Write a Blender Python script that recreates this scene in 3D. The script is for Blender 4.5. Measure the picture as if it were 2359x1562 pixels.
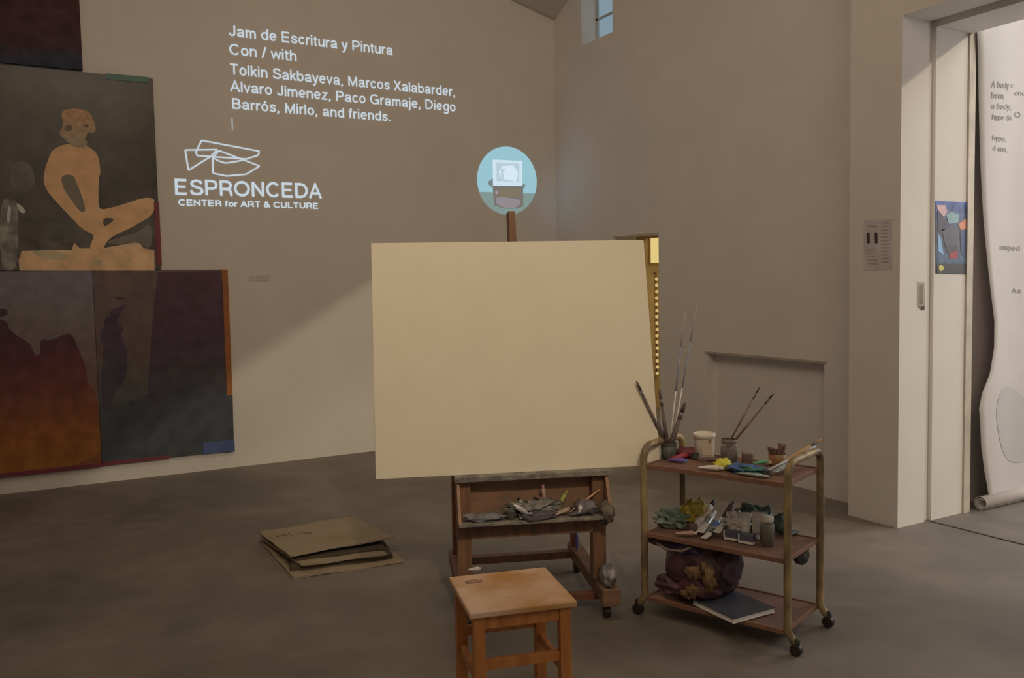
import bpy, bmesh, math, random
from mathutils import Vector, Matrix, noise
for o in list(bpy.data.objects): bpy.data.objects.remove(o)
SC = bpy.context.scene; COL = SC.collection
R = math.radians; PI = math.pi
# ------------------------------------------------------------------ camera
FPX, YAW, PITCH, ROLL = 1974.38, R(29.209), R(3.585), R(-1.086)
CX, CY = 1179.5, 781.0
CAM = Vector((0, 0, 1.6))
fw = Vector((math.sin(YAW)*math.cos(PITCH), math.cos(YAW)*math.cos(PITCH), -math.sin(PITCH)))
rt = Vector((math.cos(YAW), -math.sin(YAW), 0)); up = rt.cross(fw)
rt, up = rt*math.cos(ROLL)+up*math.sin(ROLL), up*math.cos(ROLL)-rt*math.sin(ROLL)
cd = bpy.data.cameras.new('camera'); cam = bpy.data.objects.new('camera', cd); COL.objects.link(cam)
cd.sensor_width = 36; cd.lens = FPX*36/2359; cd.clip_start = .05
cam.matrix_world = Matrix(((rt.x, up.x, -fw.x, 0), (rt.y, up.y, -fw.y, 0), (rt.z, up.z, -fw.z, 1.6), (0, 0, 0, 1)))
SC.camera = cam
# ------------------------------------------------------------------ exposure, world, lamps
SC.view_settings.view_transform = 'Standard'; SC.view_settings.look = 'None'
SC.view_settings.gamma = 1; SC.view_settings.use_curve_mapping = False; SC.view_settings.exposure = 0
W = bpy.data.worlds.new('world'); SC.world = W; W.use_nodes = True
W.node_tree.nodes['Background'].inputs[0].default_value = (.66, .62, .54, 1)
W.node_tree.nodes['Background'].inputs[1].default_value = .4
def area(name, loc, target, size, power, col, spread=PI, sizey=None):
    l = bpy.data.lights.new(name, 'AREA'); l.energy = power; l.color = col; l.size = size; l.spread = spread
    if sizey: l.shape = 'RECTANGLE'; l.size_y = sizey
    o = bpy.data.objects.new(name, l); COL.objects.link(o); o.location = loc
    o.rotation_euler = (Vector(target)-Vector(loc)).to_track_quat('-Z', 'Y').to_euler(); return o
def spot(name, loc, target, ang, power, col, rad=.05, blend=.5):
    l = bpy.data.lights.new(name, 'SPOT'); l.energy = power; l.color = col; l.shadow_soft_size = rad
    l.spot_size = R(ang); l.spot_blend = blend
    o = bpy.data.objects.new(name, l); COL.objects.link(o); o.location = loc
    o.rotation_euler = (Vector(target)-Vector(loc)).to_track_quat('-Z', 'Y').to_euler(); return o
WARM = (1, .765, .53)
area('ambient_fill', (.8, -1.5, 5.0), (2.2, 6, 2.2), 3.2, 62, WARM)  # unseen soft fill added to give the room its base light
area('far_wall_fill', (1.0, 3.2, 5.1), (4.6, 8.0, .4), 2.4, 36, WARM, R(150))  # unseen fill added to brighten the far walls
spot('canvas_spotlight', (.1, -1.6, 4.6), (1.98, 3.75, 1.28), 23, 305, (1, .80, .55), .12, .7)
spot('next_room_spotlight', (9.3, -8.2, 5.48), (5.4, 3.8, 1.9), 23, 1480, (1, .85, .60), .1, .25)
area('next_room_daylight_fill', (7.4, .6, 4.9), (6.8, 2.4, 0), 2.0, 55, (1, .94, .88))  # unseen area light standing in for the next room's daylight
area('next_room_window_light', (9.3, 2.2, 2.6), (5.9, 3.55, 1.6), 1.4, 62, (1, .95, .95))
spot('projector_spill_light', (-2.4, .2, 3.2), (5.0, 7.86, 2.50), 4.2, 300, (.12, .62, 1), .3, 1)

# ------------------------------------------------------------------ pixel helpers (real positions on known planes)
def ray(x, y): return fw+rt*((x-CX)/FPX)-up*((y-CY)/FPX)
def on_y(x, y, Y): d = ray(x, y); return CAM+d*(Y/d.y)
def on_x(x, y, X): d = ray(x, y); return CAM+d*(X/d.x)
def on_z(x, y, Z): d = ray(x, y); return CAM+d*((Z-1.6)/d.z)
def at(x, y, gx, gy):
    n = Vector((gx, gy, 0)).normalized(); d = ray(x, y); return CAM+d*(n.dot(Vector((gx, gy, 0)))/n.dot(d))
# ------------------------------------------------------------------ materials
def lin(c): c = c/255; return c/12.92 if c <= .04045 else ((c+.055)/1.055)**2.4
def L3(r, g, b): return (lin(r), lin(g), lin(b))
EI = (.262, .205, .145)
def ob(r, g, b, k=1.0):        # observed colour under the warm room light -> own colour
    return tuple(max(.004, min(.9, v/e*k)) for v, e in zip(L3(r, g, b), EI))
MC = {}
def mat(name, c, rough=.6, metal=0, var=.12, scale=6, c2=None, bump=0, bscale=40, stretch=None, coat=0, trans=0, lo=.35, hi=.65, emis=None, es=1, detail=6):
    if name in MC: return MC[name]
    m = bpy.data.materials.new(name); m.use_nodes = True; nt = m.node_tree; b = nt.nodes['Principled BSDF']; N = nt.nodes.new; Lk = nt.links.new
    b.inputs['Roughness'].default_value = rough; b.inputs['Metallic'].default_value = metal
    b.inputs['Coat Weight'].default_value = coat; b.inputs['Transmission Weight'].default_value = trans
    tc = N('ShaderNodeTexCoord'); mp = N('ShaderNodeMapping'); Lk(tc.outputs['Object'], mp.inputs[0])
    if stretch: mp.inputs['Scale'].default_value = stretch
    nz = N('ShaderNodeTexNoise'); nz.inputs['Scale'].default_value = scale; nz.inputs['Detail'].default_value = detail; Lk(mp.outputs[0], nz.inputs['Vector'])
    rp = N('ShaderNodeValToRGB'); Lk(nz.outputs['Fac'], rp.inputs[0])
    if c2 is None: c1 = tuple(v*(1-var) for v in c); c2 = tuple(min(1, v*(1+var)) for v in c)
    else: c1 = c
    rp.color_ramp.elements[0].position = lo; rp.color_ramp.elements[1].position = hi
    rp.color_ramp.elements[0].color = (*c1, 1); rp.color_ramp.elements[1].color = (*c2, 1)
    Lk(rp.outputs[0], b.inputs['Base Color'])
    if bump:
        n2 = N('ShaderNodeTexNoise'); n2.inputs['Scale'].default_value = bscale; n2.inputs['Detail'].default_value = 5; Lk(mp.outputs[0], n2.inputs['Vector'])
        bp = N('ShaderNodeBump'); bp.inputs['Strength'].default_value = bump; bp.inputs['Distance'].default_value = .01; Lk(n2.outputs['Fac'], bp.inputs['Height']); Lk(bp.outputs[0], b.inputs['Normal'])
    if emis: b.inputs['Emission Color'].default_value = (*emis, 1); b.inputs['Emission Strength'].default_value = es
    MC[name] = m; return m
def glow(name, rgb, k=1):
    if name in MC: return MC[name]
    m = bpy.data.materials.new(name); m.use_nodes = True; nt = m.node_tree; nt.nodes.remove(nt.nodes['Principled BSDF'])
    e = nt.nodes.new('ShaderNodeEmission'); e.inputs[0].default_value = (*L3(*rgb), 1); e.inputs[1].default_value = k
    nt.links.new(e.outputs[0], nt.nodes['Material Output'].inputs[0]); MC[name] = m; return m
def paint(name, stops, z0, z1, rough=.42, wob=.12, scale=3, spots=.15, sscale=9, axis='Z', coat=.25):
    """painted canvas surface: own colours run from z0 to z1 with brushy variation"""
    if name in MC: return MC[name]
    m = bpy.data.materials.new(name); m.use_nodes = True; nt = m.node_tree; b = nt.nodes['Principled BSDF']; N = nt.nodes.new; Lk = nt.links.new
    b.inputs['Roughness'].default_value = rough; b.inputs['Coat Weight'].default_value = coat; b.inputs['Coat Roughness'].default_value = .15; b.inputs['Specular IOR Level'].default_value = .2
    tc = N('ShaderNodeTexCoord'); sp = N('ShaderNodeSeparateXYZ'); Lk(tc.outputs['Object'], sp.inputs[0])
    mr = N('ShaderNodeMapRange'); mr.inputs[1].default_value = z0; mr.inputs[2].default_value = z1; Lk(sp.outputs[axis], mr.inputs[0])
    nz = N('ShaderNodeTexNoise'); nz.inputs['Scale'].default_value = scale; nz.inputs['Detail'].default_value = 7; Lk(tc.outputs['Object'], nz.inputs['Vector'])
    ma = N('ShaderNodeMath'); ma.operation = 'MULTIPLY_ADD'; Lk(nz.outputs['Fac'], ma.inputs[0]); ma.inputs[1].default_value = wob*2; Lk(mr.outputs[0], ma.inputs[2])
    ms = N('ShaderNodeMath'); ms.operation = 'SUBTRACT'; Lk(ma.outputs[0], ms.inputs[0]); ms.inputs[1].default_value = wob
    rp = N('ShaderNodeValToRGB'); Lk(ms.outputs[0], rp.inputs[0]); el = rp.color_ramp.elements
    while len(el) < len(stops): el.new(.5)
    for e, (ps, c) in zip(el, stops): e.position = ps; e.color = (*c, 1)
    n3 = N('ShaderNodeTexNoise'); n3.inputs['Scale'].default_value = sscale; n3.inputs['Detail'].default_value = 8; Lk(tc.outputs['Object'], n3.inputs['Vector'])
    m3 = N('ShaderNodeMapRange'); m3.inputs[1].default_value = .3; m3.inputs[2].default_value = .7; m3.inputs[3].default_value = 1-spots*2; m3.inputs[4].default_value = 1+spots*2; Lk(n3.outputs['Fac'], m3.inputs[0])
    mx = N('ShaderNodeVectorMath'); mx.operation = 'SCALE'; Lk(rp.outputs[0], mx.inputs[0]); Lk(m3.outputs[0], mx.inputs['Scale']); Lk(mx.outputs[0], b.inputs['Base Color'])
    bp = N('ShaderNodeBump'); bp.inputs['Strength'].default_value = .25; bp.inputs['Distance'].default_value = .005; Lk(n3.outputs['Fac'], bp.inputs['Height']); Lk(bp.outputs[0], b.inputs['Normal'])
    MC[name] = m; return m
# ------------------------------------------------------------------ mesh helpers
def tag(o, label=None, cat=None, group=None, kind=None):
    if label: o['label'] = label
    if cat: o['category'] = cat
    if group: o['group'] = group
    if kind: o['kind'] = kind
    return o
def empty(name, loc, rz=0, label=None, cat=None, group=None):
    o = bpy.data.objects.new(name, None); COL.objects.link(o); o.location = loc; o.rotation_euler = (0, 0, rz); o.empty_display_size = .05
    return tag(o, label, cat, group)
def obj(name, bm, m, parent=None, smooth=False, bevel=0, label=None, loc=None, rot=None):
    bmesh.ops.recalc_face_normals(bm, faces=bm.faces)
    me = bpy.data.meshes.new(name); bm.to_mesh(me); bm.free()
    for mm in (m if isinstance(m, (list, tuple)) else [m]): me.materials.append(mm)
    o = bpy.data.objects.new(name, me); COL.objects.link(o)
    if parent: o.parent = parent
    if loc is not None: o.location = loc
    if rot is not None: o.rotation_euler = rot
    if smooth:
        for p in me.polygons: p.use_smooth = True
    if bevel:
        b = o.modifiers.new('bevel', 'BEVEL'); b.width = bevel; b.segments = 2; b.limit_method = 'ANGLE'
    if label: o['label'] = label
    return o
def B(): return bmesh.new()
def box(bm, lo, hi, M=None, mi=0):
    vs = []
    for x in (lo[0], hi[0]):
        for y in (lo[1], hi[1]):
            for z in (lo[2], hi[2]):
                v = Vector((x, y, z)); vs.append(bm.verts.new(M @ v if M else v))
    for f in ((0, 1, 3, 2), (4, 6, 7, 5), (0, 4, 5, 1), (2, 3, 7, 6), (0, 2, 6, 4), (1, 5, 7, 3)):
        bm.faces.new([vs[i] for i in f]).material_index = mi
    return vs
def frame_to(d, ref=Vector((0, 0, 1))):
    z = d.normalized(); x = ref.cross(z)
    if x.length < 1e-4: x = Vector((1, 0, 0)).cross(z)
    x.normalize(); return x, z.cross(x), z
def bar(bm, a, b, w, t, ref=(0, 0, 1)):
    """rectangular bar from a to b; w across (perpendicular to ref), t the other way"""
    a = Vector(a); b = Vector(b); x, y, z = frame_to(b-a, Vector(ref))
    vs = [bm.verts.new(p+x*sx*w/2+y*sy*t/2) for p in (a, b) for sx, sy in ((-1, -1), (1, -1), (1, 1), (-1, 1))]
    for f in ((0, 1, 2, 3), (7, 6, 5, 4), (0, 4, 5, 1), (1, 5, 6, 2), (2, 6, 7, 3), (3, 7, 4, 0)): bm.faces.new([vs[i] for i in f])
def tube(bm, pts, r, n=12, cap=True, flat=1.0, mi=0):
    """swept tube; r number or list"""
    pts = [Vector(p) for p in pts]; rs = r if isinstance(r, (list, tuple)) else [r]*len(pts)
    rings = []; x = None
    for i, p in enumerate(pts):
        d = (pts[min(i+1, len(pts)-1)]-pts[max(i-1, 0)]).normalized()
        if x is None: x, y, _ = frame_to(d)
        else:
            x = (x-d*x.dot(d)); x = x.normalized() if x.length > 1e-6 else frame_to(d)[0]; y = d.cross(x)
        rings.append([bm.verts.new(p+(x*math.cos(2*PI*k/n)+y*math.sin(2*PI*k/n)*flat)*rs[i]) for k in range(n)])
    for a, b in zip(rings, rings[1:]):
        for k in range(n): bm.faces.new((a[k], a[(k+1) % n], b[(k+1) % n], b[k])).material_index = mi
    if cap:
        bm.faces.new(rings[0][::-1]).material_index = mi; bm.faces.new(rings[-1]).material_index = mi
def lathe(bm, prof, n=24, c=(0, 0, 0), close=True):
    c = Vector(c); rings = []
    for r, z in prof: rings.append([bm.verts.new(c+Vector((r*math.cos(2*PI*k/n), r*math.sin(2*PI*k/n), z))) for k in range(n)])
    for a, b in zip(rings, rings[1:]):
        for k in range(n): bm.faces.new((a[k], a[(k+1) % n], b[(k+1) % n], b[k]))
    if close: bm.faces.new(rings[0][::-1]); bm.faces.new(rings[-1])
def prism(bm, pts, vec, mi=0):
    a = [bm.verts.new(Vector(p)) for p in pts]; b = [bm.verts.new(Vector(p)+Vector(vec)) for p in pts]; n = len(a)
    bm.faces.new(a).material_index = mi; bm.faces.new(b[::-1]).material_index = mi
    for i in range(n): bm.faces.new((a[i], a[(i+1) % n], b[(i+1) % n], b[i])).material_index = mi
def blob(bm, c, s, amp=.25, freq=3, seed=0, sub=3, flatb=None, fine=0):
    r = bmesh.ops.create_icosphere(bm, subdivisions=sub, radius=1); c = Vector(c); s = Vector(s)
    for v in r['verts']:
        d = v.co.normalized(); q = d*freq+Vector((seed*7.3, seed*3.1, seed))
        k = 1+amp*noise.noise(q)*1.6+(fine*(1-abs(noise.noise(q*2.7))*3) if fine else 0)
        p = Vector((d.x*s.x, d.y*s.y, d.z*s.z))*k
        if flatb is not None and p.z < -flatb: p.z = -flatb
        v.co = c+p
# ------------------------------------------------------------------ palette
m_wall = mat('wall_plaster', (.80, .775, .75), .85, var=.025, scale=2.2, bump=.12, bscale=30)
m_wall2 = mat('right_wall_plaster', (.79, .77, .76), .85, var=.025, scale=2.2, bump=.12, bscale=30)
m_ceil = mat('ceiling_paint', (.6, .57, .53), .9, var=.03)
m_white = mat('white_gloss_paint', (.84, .81, .74), .5, var=.03, scale=3)
m_ply = mat('corridor_ochre', (.56, .44, .25), .7, var=.05)
# floor: worn polished concrete
def floor_mat():
    m = bpy.data.materials.new('concrete'); m.use_nodes = True; nt = m.node_tree; b = nt.nodes['Principled BSDF']; N = nt.nodes.new; Lk = nt.links.new
    tc = N('ShaderNodeTexCoord')
    def nz(s, d, dist=0):
        n = N('ShaderNodeTexNoise'); n.inputs['Scale'].default_value = s; n.inputs['Detail'].default_value = d; n.inputs['Distortion'].default_value = dist; Lk(tc.outputs['Object'], n.inputs['Vector']); return n
    a, c, e = nz(1.1, 10, .6), nz(5, 10), nz(60, 3)
    r1 = N('ShaderNodeValToRGB'); Lk(a.outputs['Fac'], r1.inputs[0])
    r1.color_ramp.elements[0].position = .3; r1.color_ramp.elements[1].position = .7
    r1.color_ramp.elements[0].color = (.19, .17, .155, 1); r1.color_ramp.elements[1].color = (.30, .272, .235, 1)
    r2 = N('ShaderNodeMapRange'); Lk(c.outputs['Fac'], r2.inputs[0]); r2.inputs[1].default_value = .3; r2.inputs[2].default_value = .7; r2.inputs[3].default_value = .88; r2.inputs[4].default_value = 1.1
    mx = N('ShaderNodeVectorMath'); mx.operation = 'SCALE'; Lk(r1.outputs[0], mx.inputs[0]); Lk(r2.outputs[0], mx.inputs['Scale']); Lk(mx.outputs[0], b.inputs['Base Color'])
    r3 = N('ShaderNodeMapRange'); Lk(c.outputs['Fac'], r3.inputs[0]); r3.inputs[3].default_value = .45; r3.inputs[4].default_value = .8; Lk(r3.outputs[0], b.inputs['Roughness'])
    bp = N('ShaderNodeBump'); bp.inputs['Strength'].default_value = .15; bp.inputs['Distance'].default_value = .004; Lk(e.outputs['Fac'], bp.inputs['Height']); Lk(bp.outputs[0], b.inputs['Normal'])
    return m
m_floor = floor_mat()
# ================================================================== STRUCTURE
YW, XW, XP, YJ, XB = 7.95, 5.03, 4.77, 3.52, 5.46
def struct(name, bm, m, **k): return tag(obj(name, bm, m, **k), kind='structure')
bm = B(); box(bm, (-4, -4, -.12), (XP+.30, YJ, 0)); box(bm, (-4, YJ, -.12), (XP+.68, YW+.3, 0)); struct('floor', bm, m_floor)
bm = B(); box(bm, (XP+.33, -4.0, -.12), (9.6, YJ, 0)); box(bm, (XP+.68, YJ, -.12), (9.6, YJ+.3, 0)); struct('floor_next_room', bm, m_floor)
bm = B(); box(bm, (XP+.30, -4, -.12), (XP+.33, YJ, -.005)); struct('trim_1', bm, mat('track_dark', (.09, .08, .07), .6))
bm = B(); box(bm, (-4, YW, 0), (5.9, YW+.2, 6.6)); struct('wall_back', bm, m_wall)
bm = B(); box(bm, (-4.2, -4, 0), (-4, YW+.2, 6.6)); struct('wall_left', bm, m_wall)
bm = B(); box(bm, (-4.2, -4.2, 0), (XP, -4, 6.6)); struct('wall_front', bm, m_wall)
# right wall with doorway, niche and high window
XT = XW+.41
DN, DF, DZ = 6.215, 6.925, 2.058            # doorway near, far, height
NN, NF, NZ, ND = 4.33, 5.57, .985, .085     # niche
WN, WF, WZ0, WZ1 = 6.886, 7.42, 4.03, 4.62  # window
bm = B()
box(bm, (XW, DF, 0), (XT, YW+.2, WZ0)); box(bm, (XW, DN, DZ), (XT, DF, WZ0)); box(bm, (XW, NF, 0), (XT, DN, WZ0))
box(bm, (XW, NN, NZ), (XT, NF, WZ0)); box(bm, (XW+ND, NN, 0), (XT, NF, NZ)); box(bm, (XW, 3.9, 0), (XT, NN, WZ0))
box(bm, (XW, 3.9, WZ0), (XT, WN, 6.6)); box(bm, (XW, WF, WZ0), (XT, YW+.2, 6.6)); box(bm, (XW, WN, WZ1), (XT, WF, 6.6))
struct('wall_right', bm, m_wall2)
# niche surround: thin strip along the top, coloured dark for the shadow line, and a raised lip at the near edge
bm = B(); box(bm, (XW-.006, NN-.02, NZ), (XW+.03, NF+.03, NZ+.018)); struct('niche_shade_strip', bm, mat('niche_top_shade', (.45, .41, .37), .8))
# pier (end of the thick wall) with door slot, and header over the wide opening
bm = B(); box(bm, (XP, YJ, 0), (5.037, 3.9, 6.6)); box(bm, (5.107, YJ, 0), (XB, 3.9, 6.6)); box(bm, (5.037, YJ+.025, 0), (5.107, 3.9, 6.6)); struct('wall_pier', bm, m_wall)
bm = B(); box(bm, (XP, -4, 3.215), (5.037, YJ, 6.6)); box(bm, (5.107, -4, 3.19), (XB, YJ, 6.6)); box(bm, (5.037, -4, 3.235), (5.107, YJ, 6.6)); struct('wall_header', bm, m_wall)
# ceiling: pitched, lowest in the corner
bm = B(); n = 48; g = []
for i in range(n+1):
    row = []
    for j in range(n+1):
        x = -4.2+(XT+4.2)*i/n; y = -4.2+(YW+4.4)*j/n
        row.append(bm.verts.new((x, y, min(5.75, 4.40+.27*max(0, XW-x)+.55*max(0, YW-y)))))
    g.append(row)
for i in range(n):
    for j in range(n): bm.faces.new((g[i][j], g[i][j+1], g[i+1][j+1], g[i+1][j]))
o = struct('ceiling', bm, m_ceil); s = o.modifiers.new('solid', 'SOLIDIFY'); s.thickness = -.1
# window (high, blue daylight)
w = tag(empty('window_1', (XW+.20, (WN+WF)/2, WZ0)), kind='structure')
bm = B(); hy = (WF-WN)/2
for a, b_ in (((-.02, -hy, 0), (.02, -hy+.03, WZ1-WZ0)), ((-.02, hy-.03, 0), (.02, hy, WZ1-WZ0)), ((-.02, -hy, 0), (.02, hy, .03)), ((-.02, -hy, WZ1-WZ0-.03), (.02, hy, WZ1-WZ0)), ((-.02, -hy, .27), (.02, hy, .29))): box(bm, a, b_)
obj('window_frame', bm, mat('window_frame_paint', (.5, .55, .56), .5), w)
bm = B(); box(bm, (.0, -hy+.02, .02), (.006, hy-.02, WZ1-WZ0-.02)); obj('pane', bm, glow('daylit_pane', (128, 148, 160)), w, label='pale blue daylit window pane')
# corridor behind the doorway
bm = B()
box(bm, (XT, 8.6, 0), (7.6, 8.7, 2.6)); box(bm, (7.6, 5.0, 0), (7.7, 8.7, 2.6)); box(bm, (XT, 4.9, 0), (7.7, 5.0, 2.6)); box(bm, (XT, 4.9, 2.6), (7.7, 8.7, 2.7))
struct('wall_corridor', bm, m_ply)
bm = B(); box(bm, (XP+.68, 4.9, -.12), (7.7, 8.7, 0)); struct('floor_corridor', bm, m_floor)
area('corridor_lamp', (6.2, 6.8, 2.55), (6.2, 6.8, 0), .5, 20, (1, .8, .45))
bm = B(); box(bm, (XW+.30, DF-.015, 0), (XT, DF, DZ)); box(bm, (XW+.30, DN, DZ-.015), (XT, DF, DZ)); struct('trim_3', bm, mat('door_lining', (.55, .42, .22), .6))
# glowing yellow panel + string of bulbs at the corridor end
tw = tag(empty('glow_panel', (6.98, 8.58, 1.85)), kind='structure')
bm = B(); box(bm, (-.18, -.01, 0), (.18, .0, .375)); obj('pane', bm, glow('warm_glow', (226, 200, 128)), tw, label='warm glowing yellow rectangle')
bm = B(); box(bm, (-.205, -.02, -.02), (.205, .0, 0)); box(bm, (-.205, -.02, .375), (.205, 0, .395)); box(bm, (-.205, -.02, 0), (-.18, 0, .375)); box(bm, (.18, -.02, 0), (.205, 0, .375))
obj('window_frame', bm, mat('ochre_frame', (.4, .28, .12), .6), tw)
sl = empty('bulb_string', (6.875, 8.55, 0), 0, 'vertical string of small warm bulbs seen through doorway right of the blank canvas', 'string lights')
bm = B(); tube(bm, [(0, 0, .42), (0, .0, 1.72)], .006, 6); tube(bm, [(0, 0, 1.72), (0, .05, 1.72)], .006, 6); obj('cord', bm, mat('cord_dark', (.08, .06, .03), .7), sl)
bm = B(); bmesh.ops.create_uvsphere(bm, u_segments=10, v_segments=8, radius=.021); b0 = obj('bulb', bm, glow('warm_bulb', (206, 176, 118)), sl, True, loc=(.0, -.01, 1.645))
for k in range(1, 16):
    c = b0.copy(); COL.objects.link(c); c.parent = sl; c.location = (.002*(k % 3-1), -.01, 1.645-k*.0795)
# next room shell
bm = B(); box(bm, (XB, YJ+.14, 0), (9.6, YJ+.3, 5.2)); struct('wall_next_room', bm, mat('next_room_shaded_white', (.64, .58, .59), .8, var=.02))  # lilac-grey tint puts the hanging paper's shade into the wall colour
bm = B(); box(bm, (9.6, -4, 0), (9.8, YJ+.3, 3.0)); struct('wall_next_room_far', bm, m_wall)
bm = B(); box(bm, (XB-.02, YJ-.012, 0), (XB+.045, YJ+.14, 3.2)); struct('trim_4', bm, mat('jamb_lining', (.62, .57, .5), .6))
bm = B(); box(bm, (XB+.045, YJ+.06, 0), (XB+.085, YJ+.14, 3.2)); struct('trim_5', bm, m_white)
# ================================================================== PROJECTION on the back wall
PY = YW-.003
g_txt = glow('projector_white', (196, 208, 216)); g_dim = glow('projector_pale', (160, 165, 165))
def arc(cx, cy, rx, ry, a0=0, a1=360, n=22): return [(cx+rx*math.cos(R(a0+(a1-a0)*k/n)), cy+ry*math.sin(R(a0+(a1-a0)*k/n))) for k in range(n+1)]
EL_ = arc(.25, .265, .185, .22)
NH = [(.07, .30), (.10, .40), (.17, .47), (.25, .485), (.34, .46), (.395, .38), (.40, .30), (.40, 0)]
PB = [(.09, 0), (.09, .675), (.38, .675), (.50, .62), (.54, .50), (.50, .38), (.38, .32), (.09, .32)]
GL = {
'a': (.50, [[(.07, .36), (.10, .44), (.20, .485), (.32, .475), (.39, .42), (.40, .34), (.40, .10), (.45, .0)], [(.40, .29), (.20, .26), (.09, .21), (.07, .13), (.12, .06), (.22, .045), (.33, .09), (.40, .18)]]),
'b': (.50, [[(.07, .72), (.07, 0)], EL_]), 'c': (.46, [arc(.25, .265, .185, .22, 40, 320)]), 'd': (.50, [[(.43, .72), (.43, 0)], EL_]),
'e': (.50, [arc(.25, .265, .185, .22, 4, 318), [(.07, .27), (.43, .27)]]), 'f': (.27, [[(.12, 0), (.12, .58), (.16, .66), (.26, .675)], [(.01, .485), (.25, .485)]]),
'g': (.50, [EL_, [(.43, .53), (.43, -.06), (.37, -.16), (.25, -.185), (.12, -.16), (.08, -.09)]]), 'h': (.47, [[(.07, .72), (.07, 0)], NH]),
'i': (.15, [[(.07, 0), (.07, .53)], [(.07, .62), (.07, .72)]]), 'j': (.17, [[(.09, .53), (.09, -.10), (.06, -.17), (-.01, -.185)], [(.09, .62), (.09, .72)]]),
'k': (.43, [[(.07, .72), (.07, 0)], [(.38, .51), (.07, .19)], [(.18, .30), (.40, .01)]]), 'l': (.15, [[(.07, .72), (.07, 0)]]),
'm': (.72, [[(.07, .53), (.07, 0)], [(.07, .30), (.10, .41), (.20, .485), (.30, .46), (.35, .38), (.35, 0)], [(.35, .30), (.39, .42), (.49, .485), (.59, .46), (.64, .38), (.64, 0)]]),
'n': (.47, [[(.07, .53), (.07, 0)], NH]), 'o': (.50, [EL_]), 'ó': (.50, [EL_, [(.21, .59), (.34, .71)]]), 'p': (.50, [[(.07, .53), (.07, -.2)], EL_]),
'r': (.30, [[(.07, .53), (.07, 0)], [(.07, .28), (.12, .42), (.20, .48), (.30, .48)]]),
's': (.45, [[(.40, .37), (.35, .45), (.23, .485), (.12, .45), (.08, .38), (.13, .31), (.32, .24), (.39, .16), (.35, .08), (.23, .045), (.11, .075), (.06, .16)]]),
't': (.27, [[(.12, .65), (.12, .12), (.15, .055), (.25, .045)], [(.01, .485), (.25, .485)]]), 'u': (.47, [[(.07, .53), (.07, .15), (.12, .07), (.21, .045), (.33, .08), (.40, .2)], [(.40, .53), (.40, 0)]]),
'v': (.43, [[(.03, .52), (.215, .04), (.40, .52)]]), 'w': (.64, [[(.03, .52), (.17, .04), (.32, .48), (.47, .04), (.61, .52)]]), 'x': (.43, [[(.04, .51), (.39, .02)], [(.39, .51), (.04, .02)]]),
'y': (.43, [[(.03, .52), (.215, .04)], [(.40, .52), (.20, -.10), (.14, -.175), (.04, -.185)]]), 'z': (.43, [[(.05, .485), (.37, .485), (.05, .045), (.40, .045)]]),
'A': (.62, [[(.03, 0), (.31, .69), (.59, 0)], [(.13, .24), (.49, .24)]]), 'B': (.62, [[(.09, .045), (.09, .675), (.35, .675), (.47, .62), (.50, .52), (.46, .42), (.35, .375), (.09, .375)], [(.35, .375), (.50, .32), (.55, .21), (.50, .09), (.36, .045), (.05, .045)]]),
'C': (.68, [arc(.36, .36, .29, .315, 42, 318)]), 'D': (.67, [[(.09, .045), (.09, .675), (.32, .675), (.48, .62), (.58, .48), (.60, .36), (.58, .24), (.48, .10), (.32, .045), (.05, .045)]]),
'E': (.60, [[(.54, .675), (.09, .675), (.09, .045), (.55, .045)], [(.09, .37), (.50, .37)]]), 'G': (.73, [arc(.37, .36, .30, .315, 42, 330)+[(.64, .33), (.40, .33)], [(.64, .34), (.64, .02)]]),
'J': (.47, [[(.38, .72), (.38, .2), (.33, .08), (.21, .045), (.10, .09), (.06, .21)]]), 'L': (.52, [[(.09, .72), (.09, .045), (.49, .045)]]), 'M': (.75, [[(.09, 0), (.09, .70)], [(.10, .68), (.375, .06), (.65, .68)], [(.66, 0), (.66, .70)]]),
'N': (.65, [[(.09, 0), (.09, .70)], [(.10, .67), (.55, .05)], [(.56, .72), (.56, .02)]]), 'O': (.74, [arc(.37, .36, .31, .315)]), 'P': (.60, [PB]), 'Q': (.74, [arc(.37, .36, .31, .315), [(.44, .2), (.66, 0)]]),
'R': (.63, [PB, [(.38, .32), (.49, .27), (.53, .18), (.56, 0)]]), 'S': (.62, [[(.55, .52), (.49, .63), (.33, .675), (.17, .63), (.11, .52), (.17, .42), (.45, .33), (.55, .26), (.57, .17), (.50, .08), (.33, .045), (.14, .08), (.07, .21)]]),
'T': (.56, [[(.02, .675), (.54, .675)], [(.28, .675), (.28, 0)]]), 'U': (.65, [[(.09, .72), (.09, .22), (.15, .09), (.32, .045), (.49, .09), (.56, .22), (.56, .72)]]), 'X': (.58, [[(.05, .71), (.53, .01)], [(.53, .71), (.05, .01)]]),
'&': (.66, [[(.62, .01), (.20, .5), (.17, .6), (.23, .67), (.33, .675), (.41, .60), (.37, .50), (.14, .33), (.08, .2), (.13, .08), (.27, .045), (.42, .12), (.56, .34)]]),
'4': (.56, [[(.42, 0), (.42, .69), (.05, .2), (.53, .2)]]), '/': (.28, [[(.02, -.02), (.26, .74)]]), ',': (.22, [[(.10, .10), (.10, .0), (.05, -.10)]]), '.': (.22, [[(.09, 0), (.09, .10)]]), '=': (.5, [[(.04, .42), (.42, .42)], [(.04, .22), (.42, .22)]])}
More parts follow.
